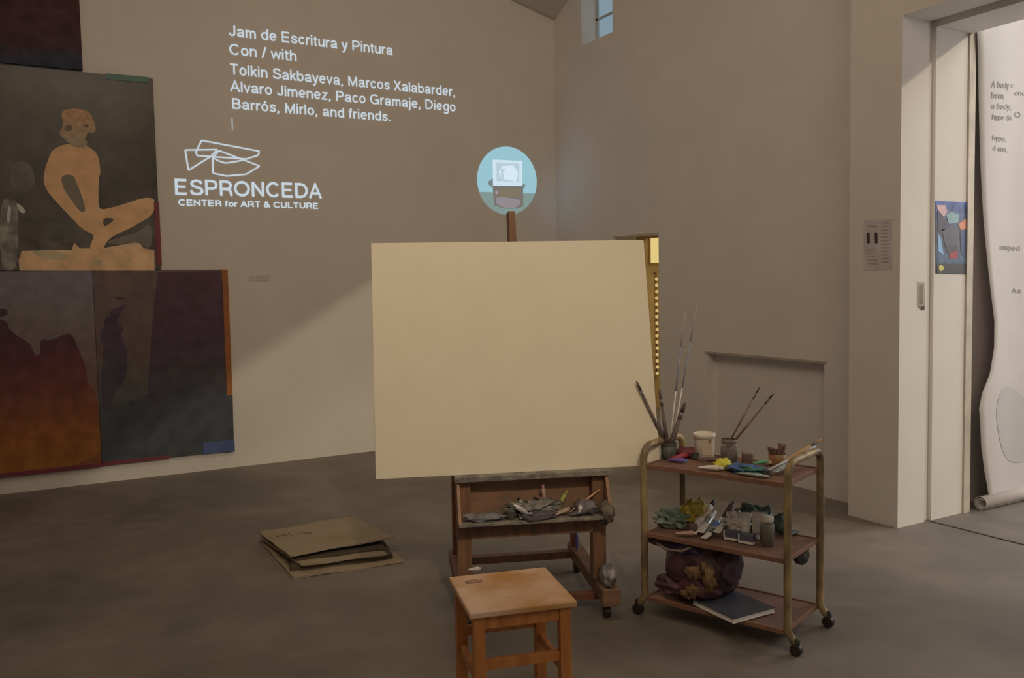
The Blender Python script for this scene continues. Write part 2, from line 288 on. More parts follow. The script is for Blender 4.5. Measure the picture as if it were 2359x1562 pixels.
def stroke(bm, P, w, f):
    P = [Vector(p) for p in P]; n = len(P); closed = n > 3 and (P[0]-P[-1]).length < 1e-4
    if closed: P = P[:-1]; n -= 1
    Lf, Rt = [], []
    for i in range(n):
        a = P[i-1] if (closed or i) else None; c = P[(i+1) % n] if (closed or i < n-1) else None
        d1 = (P[i]-a).normalized() if a is not None else None; d2 = (c-P[i]).normalized() if c is not None else None
        d1 = d1 if d1 is not None else d2; d2 = d2 if d2 is not None else d1
        t = d1+d2; t = t.normalized() if t.length > .2 else d1; m = Vector((-t.y, t.x)); k = w/2/max(.45, m.dot(Vector((-d1.y, d1.x))))
        Lf.append(bm.verts.new(f(P[i]+m*k))); Rt.append(bm.verts.new(f(P[i]-m*k)))
    for i in range(n if closed else n-1):
        j = (i+1) % n; bm.faces.new((Lf[i], Lf[j], Rt[j], Rt[i]))
def text_line(s, x0, y0, x1, y1, caph, parent, m=g_txt, Y=PY, w=.104, joined=False, warp=None):
    A, Bp, T = on_y(x0, y0, Y), on_y(x1, y1, Y), on_y(x0, y0-caph, Y); tot = 0; lay = []
    for ch in s:
        if ch == ' ': tot += .26; continue
        lay.append((ch, tot)); tot += GL[ch][0]+.055
    tot -= .055; ex = (Bp-A)/tot; ez = Vector((0, 0, T.z-A.z))/.72; bmj = B()
    for ch, ox in lay:
        bm = bmj if joined else B(); base = A+ex*ox if not joined else A
        for st in GL[ch][1]: stroke(bm, st, w, lambda p: A+ex*(ox+p.x)+ez*p.y-base)
        if not joined:
            o = obj('letter', bm, m, parent); o.location = base-parent.location
    if joined:
        if warp:
            for v in bmj.verts: q = v.co+A; v.co = Vector((q.x, warp(q.x, q.z)-.0035, q.z))-A
        o = obj('printed_line', bmj, m, parent); o.location = A-parent.location; o['kind'] = 'stuff'; return o
    bmj.free()
def chaikin(P, n=2):
    for _ in range(n):
        Q = []
        for i in range(len(P)):
            a, b = P[i], P[(i+1) % len(P)]; Q += [(a[0]*.78+b[0]*.22, a[1]*.78+b[1]*.22), (a[0]*.22+b[0]*.78, a[1]*.22+b[1]*.78)]
        P = Q
    return P
def wpoly(name, pts, m, parent, Y, th=.0006, plane='y'):
    bm = B()
    if name.startswith('painted_') and name not in ('painted_dark_field', 'painted_ground'): pts = chaikin(pts)
    f = (lambda a, b: on_y(a, b, Y)) if plane == 'y' else (lambda a, b: on_x(a, b, Y))
    v = (0, th, 0) if plane == 'y' else (th, 0, 0)
    prism(bm, [f(*p) for p in pts], v)
    o = obj(name, bm, m, parent)
    if parent: o.matrix_parent_inverse = Matrix.Translation(-Vector(parent.location))
    return o
pt = empty('projected_text', (on_y(790, 180, PY)), 0, 'five projected lines of white text on the back wall, starting Jam de Escritura', 'projection')
for a in (('Jam de Escritura y Pintura', 527, 82, 905, 127, 25), ('Con / with', 528, 125, 684, 141, 25), ('Tolkin Sakbayeva, Marcos Xalabarder,', 530, 171, 1050, 222, 25),
          ('Alvaro Jimenez, Paco Gramaje, Diego', 531, 210, 1050, 257, 24.5), ('Barrós, Mirlo, and friends.', 534, 250, 902, 280, 24)):
    text_line(*a, pt)
wpoly('light_streak', [(533, 272), (536, 272), (537, 299), (534, 299)], g_dim, pt, PY)
pl = empty('projected_logo', (on_y(570, 400, PY)), 0, 'projected white outline emblem above the word ESPRONCEDA on back wall', 'projection')
text_line('ESPRONCEDA', 402, 448, 741, 457, 36, pl, w=.115)
text_line('CENTER for ART & CULTURE', 411, 473, 734, 481, 14, pl, g_txt, w=.14)
def ribbon(name, pts, closed, parent, w=.0125):
    P = [on_y(370+a/2.564, 20+b_/2.564, PY) for a, b_ in pts]; bm = B(); n = len(P)
    for i in range(n if closed else n-1): bar(bm, P[i], P[(i+1) % n], .0008, w, (0, 1, 0)) if False else bar(bm, P[i], P[(i+1) % n], w, .0008, (0, 1, 0))
    o = obj(name, bm, g_txt, parent); o.matrix_parent_inverse = Matrix.Translation(-Vector(parent.location)); return o
ribbon('emblem_outline', [(242, 778), (583, 842), (576, 866), (505, 888), (215, 868), (209, 846)], True, pl)
ribbon('emblem_outline', [(145, 835), (335, 832), (300, 870), (165, 955)], True, pl)
ribbon('emblem_outline', [(345, 838), (585, 930), (505, 978), (390, 988), (310, 972), (308, 880)], True, pl)
ribbon('emblem_outline', [(308, 880), (345, 900), (385, 912), (450, 902), (515, 886)], False, pl)
pc = empty('projected_picture', (on_y(1168, 417, PY)), 0, 'projected pale blue disc with a white screen above a grey box, over the easel mast', 'projection')
EL = [(1168+68.5*math.cos(a)+3*math.sin(a), 416+78.5*math.sin(a)) for a in [2*PI*k/48 for k in range(48)]]
wpoly('disc', EL, glow('projector_blue', (152, 196, 208)), pc, PY)
low = [p for p in EL if p[1] >= 443]; low.sort(key=lambda p: p[0]);
lowp = [p for p in EL if p[1] > 444]
lowp = sorted(lowp, key=lambda p: math.atan2(p[1]-416, p[0]-1168)); wpoly('disc_lower_band', [(1236-1, 446)]+lowp+[(1104, 442)], glow('projector_teal', (130, 150, 145)), pc, PY-.0012)
def cp(pts): return [(1060+a/6.009, 320+b_/6.009) for a, b_ in pts]
wpoly('box', cp([(450, 650), (870, 655), (875, 930), (800, 965), (610, 965), (470, 920)]), glow('projector_grey', (120, 115, 108)), pc, PY-.0024)
wpoly('box_band', cp([(495, 810), (600, 805), (830, 845), (830, 905), (760, 955), (620, 955), (500, 900)]), glow('projector_lilac', (146, 138, 142)), pc, PY-.0036)
wpoly('box_window', cp([(540, 690), (830, 690), (815, 800), (520, 795)]), glow('projector_brown', (128, 118, 98)), pc, PY-.0036)
wpoly('knob', cp([(455, 545), (455, 655), (420, 660), (385, 620), (400, 580)]), glow('projector_grey2', (122, 135, 138)), pc, PY-.0024)
wpoly('knob', cp([(865, 615), (905, 640), (890, 680), (865, 690)]), MC['projector_grey2'], pc, PY-.0024)
wpoly('knob', cp([(495, 705), (530, 730), (510, 770), (485, 755)]), glow('projector_cream', (160, 152, 150)), pc, PY-.0048)
wpoly('screen', cp([(450, 285), (860, 305), (860, 650), (455, 645)]), glow('projector_screen', (205, 226, 238)), pc, PY-.0024)
wpoly('screen_inset', cp([(500, 325), (820, 345), (815, 590), (505, 585)]), glow('projector_inset', (184, 204, 216)), pc, PY-.0036)
wpoly('screen_shape', cp([(590, 375), (735, 365), (790, 430), (800, 500), (770, 590), (620, 560), (560, 530), (535, 450)]), glow('projector_bright', (214, 232, 246)), pc, PY-.0048)
wpoly('screen_mark', cp([(565, 415), (635, 420), (590, 460), (610, 540), (565, 530)]), MC['projector_inset'], pc, PY-.006)
# ================================================================== PAINTINGS (back wall)
def canvas_body(x0, x1, z0, z1, m, parent, y0=YW-.040, y1=YW-.002):
    bm = B(); box(bm, (x0, y0, z0), (x1, y1, z1)); o = obj('canvas_panel', bm, m, parent, bevel=.002); o.matrix_parent_inverse = Matrix.Translation(-Vector(parent.location)); return o
FY = YW-.0415
def c4(p): return [(a/2.604, b_/2.604) for a, b_ in p]
def c5(p): return [(a/2.74, 580+b_/2.74) for a, b_ in p]
ED = mat('canvas_edge', (.05, .035, .03), .7)
# A: dark red, top left
pa = empty('painting', (-.5, YW-.02, 3.42), 0, 'dark maroon painting at top left corner, bluish along its bottom edge', 'painting', 'paintings stacked on the back wall')
canvas_body(-1.3, .455, 3.42, 4.98, paint('maroon_paint', [(0, ob(28, 27, 32)), (.10, ob(38, 22, 22)), (.5, ob(46, 20, 20)), (1, ob(44, 24, 22))], 3.42, 4.9, coat=0, rough=.6), pa)
# B: seated figure
pb = empty('painting', (0, YW-.02, 1.79), 0, 'dark painting of a seated cross-legged nude figure, middle left', 'painting', 'paintings stacked on the back wall')
canvas_body(-1.25, .985, 1.795, 3.405, paint('dark_ground', [(0, ob(58, 49, 40)), (.3, ob(48, 41, 34)), (.45, ob(34, 28, 23)), (.8, ob(36, 30, 22)), (.93, ob(34, 28, 22)), (1, ob(28, 25, 26))], 1.8, 3.4, rough=.4, spots=.2, sscale=6, wob=.06), pb)
skin = paint('skin_paint', [(0, (.92, .63, .37)), (.5, (.88, .57, .34)), (1, (.74, .46, .28))], 1.85, 3.2, rough=.55, spots=.06, coat=0)
cloth_p = paint('ochre_ground', [(0, (.92, .64, .40)), (1, (.88, .63, .42))], 1.8, 2.1, rough=.55, spots=.1, coat=0)
wpoly('painted_ground', c4([(118, 1624), (112, 1560), (130, 1505), (300, 1500), (430, 1500), (445, 1455), (480, 1490), (600, 1492), (830, 1450), (865, 1490), (925, 1500), (928, 1624)]), cloth_p, pb, FY)
wpoly('painted_figure', c4([(440, 860), (520, 870), (590, 925), (605, 1040), (592, 1060), (590, 1200), (597, 1262), (700, 1238), (860, 1185), (925, 1190), (930, 1230), (915, 1290), (800, 1360), (650, 1430), (610, 1510), (560, 1512), (535, 1480), (570, 1410), (500, 1380), (430, 1310), (290, 1160), (258, 1090), (270, 1010), (310, 900), (370, 870)]), skin, pb, FY-.0012)
wpoly('painted_head', c4([(370, 665), (440, 648), (530, 665), (565, 720), (578, 790), (545, 800), (522, 850), (520, 885), (440, 885), (380, 830), (352, 800), (385, 745), (370, 700)]), paint('head_paint', [(0, ob(98, 80, 58)), (.5, ob(110, 78, 52)), (1, ob(128, 88, 58))], 2.85, 3.25, rough=.55, spots=.1, sscale=22, coat=0), pb, FY-.0016)
shade = mat('figure_dark', ob(52, 44, 34), .6)
wpoly('painted_shadow', c4([(362, 1052), (438, 1045), (470, 1120), (505, 1215), (512, 1272), (485, 1275), (420, 1190), (380, 1130)]), mat('figure_gap', ob(70, 60, 46), .6), pb, FY-.0024)
wpoly('painted_shadow', c4([(618, 1306), (692, 1310), (655, 1345), (622, 1362)]), shade, pb, FY-.0024)
wpoly('painted_shadow', c4([(630, 1455), (700, 1430), (830, 1395), (905, 1330), (912, 1480), (865, 1485), (828, 1450), (700, 1470)]), mat('figure_gap2', ob(72, 62, 48), .6), pb, FY-.0006)
wpoly('painted_eye', c4([(385, 755), (430, 748), (435, 780), (395, 790)]), mat('face_dark', ob(70, 52, 40), .6), pb, FY-.003)
wpoly('painted_eye', c4([(505, 745), (535, 748), (530, 765), (508, 765)]), MC['face_dark'], pb, FY-.003)
wpoly('painted_beard', c4([(530, 790), (550, 805), (525, 850), (505, 840)]), shade, pb, FY-.003)
wpoly('painted_patch', c4([(180, 1500), (330, 1505), (420, 1530), (390, 1560), (300, 1555), (220, 1535)]), mat('patch_grey', ob(116, 98, 68), .6), pb, FY-.0012)
wpoly('painted_patch', c4([(550, 1560), (620, 1560), (600, 1590), (575, 1600)]), MC['patch_grey'], pb, FY-.0012)
wpoly('painted_patch', [(0, 455), (34, 460), (42, 470), (42, 624), (0, 624)], paint('smoky_grey', [(0, ob(78, 70, 56)), (1, ob(74, 66, 54))], 1.8, 2.4, spots=.3, rough=.3), pb, FY-.0012)
wpoly('painted_patch', [(14, 500), (22, 468), (26, 490), (20, 518)], mat('pale_smoke_glint', ob(116, 108, 90), .5), pb, FY-.0024)  # pale patch with a lamp highlight on the varnish painted in
wpoly('painted_patch', [(36, 466), (50, 474), (62, 490), (46, 492)], MC['pale_smoke_glint'], pb, FY-.0024)
for q in ([(30, 370), (70, 375), (84, 420), (60, 450), (20, 430)], [(150, 500), (205, 560), (120, 560), (90, 520)]):
    wpoly('painted_patch', q, paint('smoky_dark', [(0, ob(54, 47, 38)), (1, ob(48, 42, 34))], 1.8, 3, spots=.12, rough=.4), pb, FY-.0003)
def strip(name, x0, x1, z0, z1, m, parent, y0=YW-.046, y1=YW-.0005):
    bm = B(); box(bm, (x0, y0, z0), (x1, y1, z1)); o = obj(name, bm, m, parent, bevel=.0015); o.matrix_parent_inverse = Matrix.Translation(-Vector(parent.location)); return o
strip('edge_strip', .625, .955, 3.362, 3.412, mat('teal_edge', ob(46, 62, 50), .5), pb)['label'] = 'dark teal strip on top edge'
strip('edge_strip', .950, .992, 1.83, 2.365, mat('crimson_edge', ob(78, 28, 30, .85), .5), pb)['label'] = 'crimson strip on right edge'
# C: two joined canvases at the bottom
pcn = empty('painting', (-.2, YW-.02, .145), 0, 'dark red and burnt orange painting at bottom left under the figure painting', 'painting', 'paintings stacked on the back wall')
canvas_body(-1.4, .4515, .15, 1.787, paint('grey_purple', [(0, ob(74, 40, 18)), (.45, ob(66, 46, 38)), (.8, ob(72, 60, 54)), (1, ob(72, 62, 60))], .15, 1.78, spots=.08), pcn)
m_sil = paint('burnt_silhouette', [(0, ob(86, 50, 18)), (.25, ob(84, 45, 20)), (.5, ob(66, 34, 24)), (.72, ob(54, 26, 26)), (.85, ob(48, 28, 28)), (1, ob(44, 28, 28))], .15, 1.45, spots=.12, rough=.3, wob=.06)
wpoly('painted_silhouette', c5([(-300, 440), (0, 425), (40, 440), (60, 490), (120, 540), (190, 575), (215, 640), (235, 660), (255, 640), (255, 560), (275, 550), (320, 562), (420, 515), (460, 530), (490, 600), (540, 720), (550, 830), (600, 870), (630, 1110), (638, 1330), (-300, 1470)]), m_sil, pcn, FY)
wpoly('painted_blot', c5([(-30, 360), (30, 358), (50, 372), (45, 400), (20, 410), (-30, 415)]), m_sil, pcn, FY)
strip('edge_strip', -1.4, .4515, .142, .178, mat('crimson_edge2', ob(70, 26, 28, .8), .5), pcn)['label'] = 'crimson strip along bottom edge'
pd = empty('painting', (.95, YW-.02, .16), 0, 'dark purple painting with blue corner and orange right edge, at lower left', 'painting', 'paintings stacked on the back wall')
canvas_body(.4545, 1.533, .16, 1.787, paint('brown_grey', [(0, ob(42, 38, 36)), (.3, ob(50, 44, 38)), (.6, ob(60, 46, 38)), (1, ob(64, 48, 40))], .16, 1.78, spots=.08, coat=.1), pd)
wpoly('painted_dark_field', c5([(1000, 128), (1395, 122), (1468, 900), (1478, 1262), (660, 1318), (642, 1000), (720, 985), (780, 960), (930, 900), (950, 600), (975, 300)]), paint('dark_field', [(0, ob(42, 40, 36)), (.25, ob(42, 40, 38)), (.45, ob(44, 36, 34)), (.7, ob(48, 32, 34)), (1, ob(52, 32, 34))], .16, 1.78, spots=.1, coat=.1), pd, FY)
m_vase = paint('vase_dark', [(0, ob(42, 36, 38)), (1, ob(46, 32, 34))], .5, 1.6, spots=.1, coat=.1)
wpoly('painted_shape', c5([(805, 330), (790, 350), (752, 400), (740, 460), (778, 470), (778, 500), (760, 530), (800, 610), (807, 720), (785, 820), (715, 900), (705, 1005), (640, 1005), (645, 700), (655, 580), (630, 545), (632, 500), (660, 470), (660, 420), (700, 412), (695, 375), (725, 355), (760, 345)]), m_vase, pd, FY-.0012)
wpoly('painted_shape', c5([(725, 286), (760, 282), (795, 292), (770, 302), (735, 300)]), m_vase, pd, FY-.0012)
strip('edge_strip', 1.487, 1.536, .665, 1.788, mat('orange_edge', ob(100, 54, 20, .85), .5), pd)['label'] = 'burnt orange strip on right edge'
strip('edge_strip', .4545, .985, .150, .182, MC['crimson_edge2'], pd)['label'] = 'crimson strip at bottom left edge'
strip('edge_strip', 1.265, 1.537, .158, .262, mat('blue_corner', ob(50, 54, 74, .7), .5), pd)['label'] = 'blue patch at bottom right corner'
# wall caption
bm = B(); box(bm, (1.735, YW-.004, 1.685), (1.915, YW, 1.735)); o = tag(obj('wall_caption', bm, mat('caption_paper', (.7, .66, .64), .7)), 'small faint caption label on the back wall right of the orange edged painting', 'label')
# ================================================================== PIER: notice, poster, recess plate
nt_ = empty('notice_sheet', on_x(2022, 565, XP), 0, 'pale lilac printed notice with two dark figures on the pier wall', 'notice')
wpoly('sheet', [(1990, 506), (2055, 505), (2055, 622), (1990, 623)], mat('notice_paper', (.69, .65, .70), .7), nt_, XP-.003, .003, 'x')
ink = mat('grey_ink', (.50, .44, .46), .7)
bm = B()
def bar_x(x0, y0, x1, y1):
    prism(bm, [on_x(a, b_, XP-.004) for a, b_ in ((x0, y0), (x1, y0), (x1, y1), (x0, y1))], (.0006, 0, 0))
random.seed(4)
for k in range(12): bar_x(2030, 512+k*8.2, 2030+random.uniform(14, 22), 514.5+k*8.2)
for k in range(5): bar_x(1998, 574+k*8, 1998+random.uniform(16, 24), 576.5+k*8)
bar_x(1998, 520, 2022, 523)
o = obj('print', bm, ink, nt_); o.matrix_parent_inverse = Matrix.Translation(-nt_.location)
for x in (2000, 2018):
    wpoly('printed_figure', [(x-3, 536), (x+3, 536), (x+3.5, 560), (x-2.5, 561)], mat('dark_print', (.07, .05, .05), .6), nt_, XP-.0044, .0006, 'x')
ps = empty('poster', on_y(2190, 545, YJ), 0, 'blue painted poster with green figure taped on the white door jamb', 'poster')
def P6(p): return [(1900+a/2.519, b_/2.519) for a, b_ in p]
wpoly('sheet', [(2155, 462), (2227, 466), (2226, 632), (2156, 630)], paint('poster_blue', [(0, ob(60, 56, 50, .4)), (.2, ob(84, 92, 98, .4)), (.5, ob(84, 76, 70, .4)), (.8, ob(76, 80, 92, .4)), (1, ob(72, 82, 116, .4))], 1.62, 2.09, spots=.2, sscale=16, coat=0), ps, YJ-.003, .003)
for nm, pts, c in (('printed_shape', [(650, 1190), (700, 1190), (712, 1230), (690, 1260), (655, 1215)], (190, 140, 126)), ('printed_shape', [(705, 1245), (735, 1230), (778, 1245), (775, 1290), (720, 1300)], (120, 140, 128)),
                   ('printed_shape', [(775, 1300), (820, 1270), (820, 1330), (790, 1335)], (190, 110, 70)), ('printed_shape', [(680, 1330), (775, 1320), (770, 1430), (700, 1430)], (84, 74, 72)),
                   ('printed_shape', [(655, 1350), (675, 1380), (690, 1480), (660, 1460)], (120, 150, 165)), ('printed_shape', [(720, 1470), (775, 1455), (770, 1500), (725, 1500)], (150, 50, 50)), ('printed_shape', [(785, 1340), (820, 1335), (815, 1500), (790, 1470)], (60, 64, 84)), ('printed_shape', [(655, 1225), (700, 1275), (720, 1310), (690, 1340), (655, 1335)], (70, 58, 62)), ('printed_shape', [(700, 1432), (775, 1432), (765, 1455), (712, 1468)], (72, 62, 56)),
                   ('printed_strip', [(650, 1530), (820, 1530), (818, 1590), (652, 1586)], (60, 56, 50)), ('printed_seal', [(663, 1545), (678, 1536), (690, 1550), (690, 1566), (672, 1575), (662, 1562)], (190, 170, 80))):
    wpoly(nm, P6(pts), mat('poster_%d_%d_%d' % c, ob(*c, .36), .5), ps, YJ-.0044 if nm != 'printed_seal' else YJ-.0056)
hp = empty('door_pull_plate', on_y(2122, 680, YJ), 0, 'narrow recessed metal pull plate on the white jamb beside the slot', 'door handle')
wpoly('plate', [(2115, 648), (2130, 649), (2131, 714), (2124, 714), (2115, 705)], mat('plate_metal', (.42, .38, .3), .45, .3), hp, YJ-.004, .004)
wpoly('pull_slot', [(2119, 655), (2126, 655), (2126, 700), (2119, 698)], mat('slot_grey', (.25, .22, .18), .5), hp, YJ-.0055)
wpoly('latch', [(2123, 706), (2130, 706), (2129, 713), (2124, 713)], mat('latch_dark', (.08, .06, .05), .5), hp, YJ-.0065)
# ================================================================== HANGING PAPER in the next room
hpz = empty('hanging_paper', (6.0, YJ-.04, 0), 0, 'tall white printed paper sheet hanging with a curled bottom edge beyond the doorway', 'paper')
EDG = [(2236, -120), (2243, 60), (2252, 180), (2262, 300), (2272, 420), (2281, 540), (2288, 640), (2295, 740), (2290, 800), (2275, 860), (2255, 905), (2247, 940), (2250, 1030), (2258, 1085), (2268, 1130), (2275, 1158)]
def paper_y(x, z): return YJ+.005-.04*math.sin(z*2.1+.6)*max(0, 1-(x-5.55)*.9)-.012*math.sin((x-5.5)*9)
bm = B(); rows = []
NR = 60
EP = [on_y(x, y, YJ-.01) for x, y in EDG]
for i in range(NR+1):
    t = i/NR*(len(EP)-1); k = min(int(t), len(EP)-2); q = EP[k].lerp(EP[k+1], t-k)
    z = max(q.z, .05); row = []
    for j in range(25):
        u = j/24; X_ = q.x+(7.2-q.x)*u; row.append(bm.verts.new((X_, paper_y(X_, z), z)))
    rows.append(row)
for a, b_ in zip(rows, rows[1:]):
    for k in range(24): bm.faces.new((a[k], a[k+1], b_[k+1], b_[k]))
m_pap = mat('paper_white', (.66, .64, .65), .75, var=.02)
o = obj('sheet', bm, m_pap, hpz, True); o.matrix_parent_inverse = Matrix.Translation(-hpz.location); o.modifiers.new('s', 'SOLIDIFY').thickness = .001
bm = B()   # rolled bottom end: an open spiral
sp = []
for k in range(40):
    a = -PI*.5+k/39*PI*3.2; r = .05-.02*k/39; sp.append((r*math.cos(a), r*math.sin(a)))
rA = [bm.verts.new((5.60, YJ-.03+x, .052+z)) for x, z in sp]; rB = [bm.verts.new((7.2, YJ-.03+x, .052+z)) for x, z in sp]
for k in range(39): bm.faces.new((rA[k], rA[k+1], rB[k+1], rB[k]))
o = obj('curl', bm, m_pap, hpz, True, label='rolled up bottom end of the sheet'); o.matrix_parent_inverse = Matrix.Translation(-hpz.location); o.modifiers.new('s', 'SOLIDIFY').thickness = .001
gi = mat('pale_grey_ink', (.36, .35, .37), .7)
def ptext(t_, x0, y0, x1, y1, h): text_line(t_, x0, y0, x1, y1, h, hpz, gi, YJ-.02, .11, True, paper_y)
for a in (('A body =', 2283, 202, 2342, 203, 15), ('been,', 2285, 226, 2320, 227, 14), ('a body,', 2286, 250, 2340, 251, 13), ('hype do', 2290, 274, 2342, 276, 13), ('hype,', 2294, 322, 2332, 324, 12), ('4 ons,', 2296, 346, 2336, 348, 12), ('ono', 2346, 218, 2372, 219, 11), ('Q', 2348, 268, 2362, 269, 13), ('amped', 2320, 574, 2366, 577, 12), ('As', 2346, 675, 2366, 676, 12)): ptext(*a)
bm = B(); cpt = [(2330, 900), (2300, 940), (2290, 1000), (2300, 1050), (2335, 1085), (2400, 1060), (2420, 960), (2390, 900)]
ctr = Vector((2350, 985)); pr = None
for r_ in range(1, 9):
    cur = []
    for k in range(32):
        a = 2*PI*k/32; rr = (58+9*math.sin(2*a+.6)+6*math.cos(3*a))*r_/8; q = on_y(ctr.x+rr*math.cos(a), ctr.y+rr*1.55*math.sin(a), YJ-.02)
        cur.append(bm.verts.new((q.x, paper_y(q.x, q.z)-.003, q.z)))
    if pr: [bm.faces.new((pr[k], pr[(k+1) % 32], cur[(k+1) % 32], cur[k])) for k in range(32)]
    else: bm.faces.new(cur)
    pr = cur
o = obj('grey_blot', bm, mat('paper_grey_blot', (.56, .56, .58), .75, var=.02), hpz, True); o.matrix_parent_inverse = Matrix.Translation(-hpz.location)  # pale grey blot, a little darker than the sheet
# ================================================================== EASEL
AZ = R(-21)
eas = empty('studio_easel', (2.36, 3.30, 0), AZ, 'large paint-crusted brown wooden studio easel holding the blank canvas', 'easel')
wood = mat('easel_wood', ob(72, 44, 26, 1.3), .55, c2=ob(52, 36, 23, 1.3), scale=9, stretch=(3, 3, .6), bump=.2, bscale=60)
wood_r = mat('easel_red_wood', ob(78, 43, 24, 1.15), .5, c2=ob(60, 34, 21, 1.15), scale=9, stretch=(3, 3, .6))
woodd = mat('easel_dark_wood', ob(66, 42, 26, 2.0), .55, c2=ob(52, 36, 23, 2.0), scale=8, stretch=(.8, 3, 3))
crust = mat('paint_crust', ob(86, 74, 56, .95), .6, c2=ob(60, 52, 44, .95), scale=22, bump=.6, bscale=90)
# local: x right (u), y away (n), z up
for u in (-.69, -.035):      # front posts
    bm = B(); box(bm, (u-.033, .06, .165 if u > -.1 else .165), (u+.033, .13, .70)); obj('front_post', bm, wood, eas, bevel=.003)
for u in (-.69, -.035):      # rear posts leaning to the mast
    bm = B(); bar(bm, (u, .66, .10), (u, .60, .80), .045, .035, (1, 0, 0)); obj('rear_post', bm, wood_r, eas, bevel=.002)
for u in (-.69, -.02):       # base rails
    bm = B(); box(bm, (u-.035, -.05, .085), (u+.035, .74, .15)); obj('base_rail', bm, wood, eas, bevel=.003)
bm = B(); box(bm, (-.69, .64, .085), (-.03, .69, .125)); obj('rear_stretcher', bm, wood, eas, bevel=.002)
bm = B(); box(bm, (-.69, .09, .055), (-.03, .13, .09)); obj('front_stretcher', bm, wood_r, eas, bevel=.002)
for u, y in ((-.69, .0), (-.02, .0), (-.69, .66), (-.02, .66)):
    bm = B(); box(bm, (u-.022, y-.02, .062), (u+.022, y+.02, .087)); ct = obj('caster', bm, mat('caster_dark', (.035, .03, .025), .5), eas)
    bm = B(); M = Matrix.Translation((u, y, .031)) @ Matrix.Rotation(PI/2, 4, 'Y'); bmesh.ops.create_cone(bm, cap_ends=True, segments=20, radius1=.031, radius2=.031, depth=.03, matrix=M)
    obj('wheel', bm, MC['caster_dark'], ct, bevel=.003)
bm = B(); box(bm, (.0-.05, -.06, .07), (.035, .03, .155)); obj('foot_block', bm, woodd, eas, bevel=.006)
# box between the posts
bm = B(); box(bm, (-.655, .115, .50), (-.07, .13, .69)); obj('back_board', bm, woodd, eas)
bm = B(); box(bm, (-.735, .01, .685), (.018, .15, .712)); obj('canvas_ledge', bm, crust, eas, bevel=.004, label='paint crusted ledge under the canvas')
bm = B(); box(bm, (-.725, -.06, .492), (.0, .125, .508)); obj('brush_tray', bm, crust, eas, bevel=.003, label='shallow tray covered in dried paint')
bm = B(); box(bm, (-.655, .045, .405), (-.07, .075, .492)); obj('apron', bm, wood, eas, bevel=.003)
for u0, u1 in ((-.725, -.712), (-.012, .002)):
    bm = B(); prism(bm, [(u0, -.055, .508), (u0, .115, .508), (u0, .115, .685), (u0, .03, .685)], (u1-u0, 0, 0)); obj('side_board', bm, woodd, eas)
bm = B(); bar(bm, (-.37, .24, .52), (-.398, .355, 1.965), .076, .035, (1, 0, 0)); obj('mast', bm, mat('mast_wood', ob(82, 52, 28, .72), .55, c2=ob(70, 44, 25, .7), scale=6, stretch=(3, 3, .5)), eas, bevel=.003)
for y, z in ((.06, .08),): pass
bm = B(); bar(bm, (-.69, .58, .80), (-.69, .15, .66), .03, .03); bar(bm, (-.035, .58, .80), (-.035, .15, .66), .03, .03); obj('brace', bm, wood_r, eas)
bm = B(); box(bm, (-.69, .585, .76), (-.03, .615, .80)); obj('rear_top_rail', bm, wood_r, eas)
# the mast also needs a clamp on the canvas top, behind it
# ---- canvas
cv = empty('blank_canvas', (2.36, 3.30, 0), AZ, 'big blank cream canvas standing on the easel ledge', 'canvas')
ca = Vector((0, .055, .712)); cb = Vector((0, .262, 1.815))
d = (cb-ca).normalized(); nrm = Vector((0, d.z, -d.y)); bm = B()
def cvp(u, t, w): return Vector((u, 0, 0))+ca.lerp(cb, t)+nrm*w
vs = [bm.verts.new(cvp(u, t, w)) for (u, t, w) in ((-1.098, 0, 0), (.272, 0, 0), (.262, 1, 0), (-1.092, 1, 0), (-1.098, 0, .035), (.272, 0, .035), (.262, 1, .035), (-1.092, 1, .035))]
for f in ((0, 1, 2, 3), (7, 6, 5, 4), (0, 4, 5, 1), (1, 5, 6, 2), (2, 6, 7, 3), (3, 7, 4, 0)): bm.faces.new([vs[i] for i in f])
obj('stretched_cloth', bm, mat('primed_canvas', (.84, .79, .66), .8, var=.015, bump=.08, bscale=220), cv, bevel=.003)
bm = B()
for (u0, t0, u1, t1) in ((-1.07, .02, .24, .02), (-1.07, .98, .23, .98), (-1.07, .02, -1.07, .98), (.24, .02, .235, .98), (-.80, .02, -.80, .98), (-.02, .02, -.02, .98)):
    bar(bm, cvp(u0, t0, .042), cvp(u1, t1, .042), .04, .014, nrm)
obj('stretcher_bar', bm, mat('pine', (.5, .36, .2), .6), cv)
# ---- things lying in the easel tray  (local easel -> world)
EM = Matrix.Translation((2.36, 3.30, 0)) @ Matrix.Rotation(AZ, 4, 'Z')
def E_(u, n, z): return EM @ Vector((u, n, z))
def lump(name, label, cat, c, s, m, seed, amp=.3, freq=2.5, sub=3, group=None, rz=0, fine=0, flatb=None):
    bm = B(); blob(bm, (0, 0, 0), s, amp, freq, seed, sub, flatb if flatb is not None else s[2]*.85, fine)
    o = obj(name, bm, m, smooth=True); o.location = c; o.rotation_euler = (0, 0, rz); return tag(o, label, cat, group)
def stick(name, label, cat, a, b, r, m, m2=None, r2=None):
    a = Vector(a); b = Vector(b); t = empty(name, a, 0, label, cat)
    bm = B(); q = b-a; tube(bm, [(0, 0, 0), q*.55], [r2 or r, r], 8); obj('handle', bm, m, t, True)
    bm = B(); tube(bm, [q*.55, q], [r, (r2 or r)*1.3], 8); obj('tip', bm, m2 or m, t, True); return t
TZ = .508
ptube_later = []; c_bk_, c_gw_, c_tn_ = mat('tube_soot', ob(46, 40, 34), .5), mat('tube_grey', ob(92, 84, 74), .5, var=.2, scale=40), mat('tube_tan', ob(98, 76, 56), .5, var=.2, scale=40)
def tz(u, n, h): return E_(u, n, TZ+h)
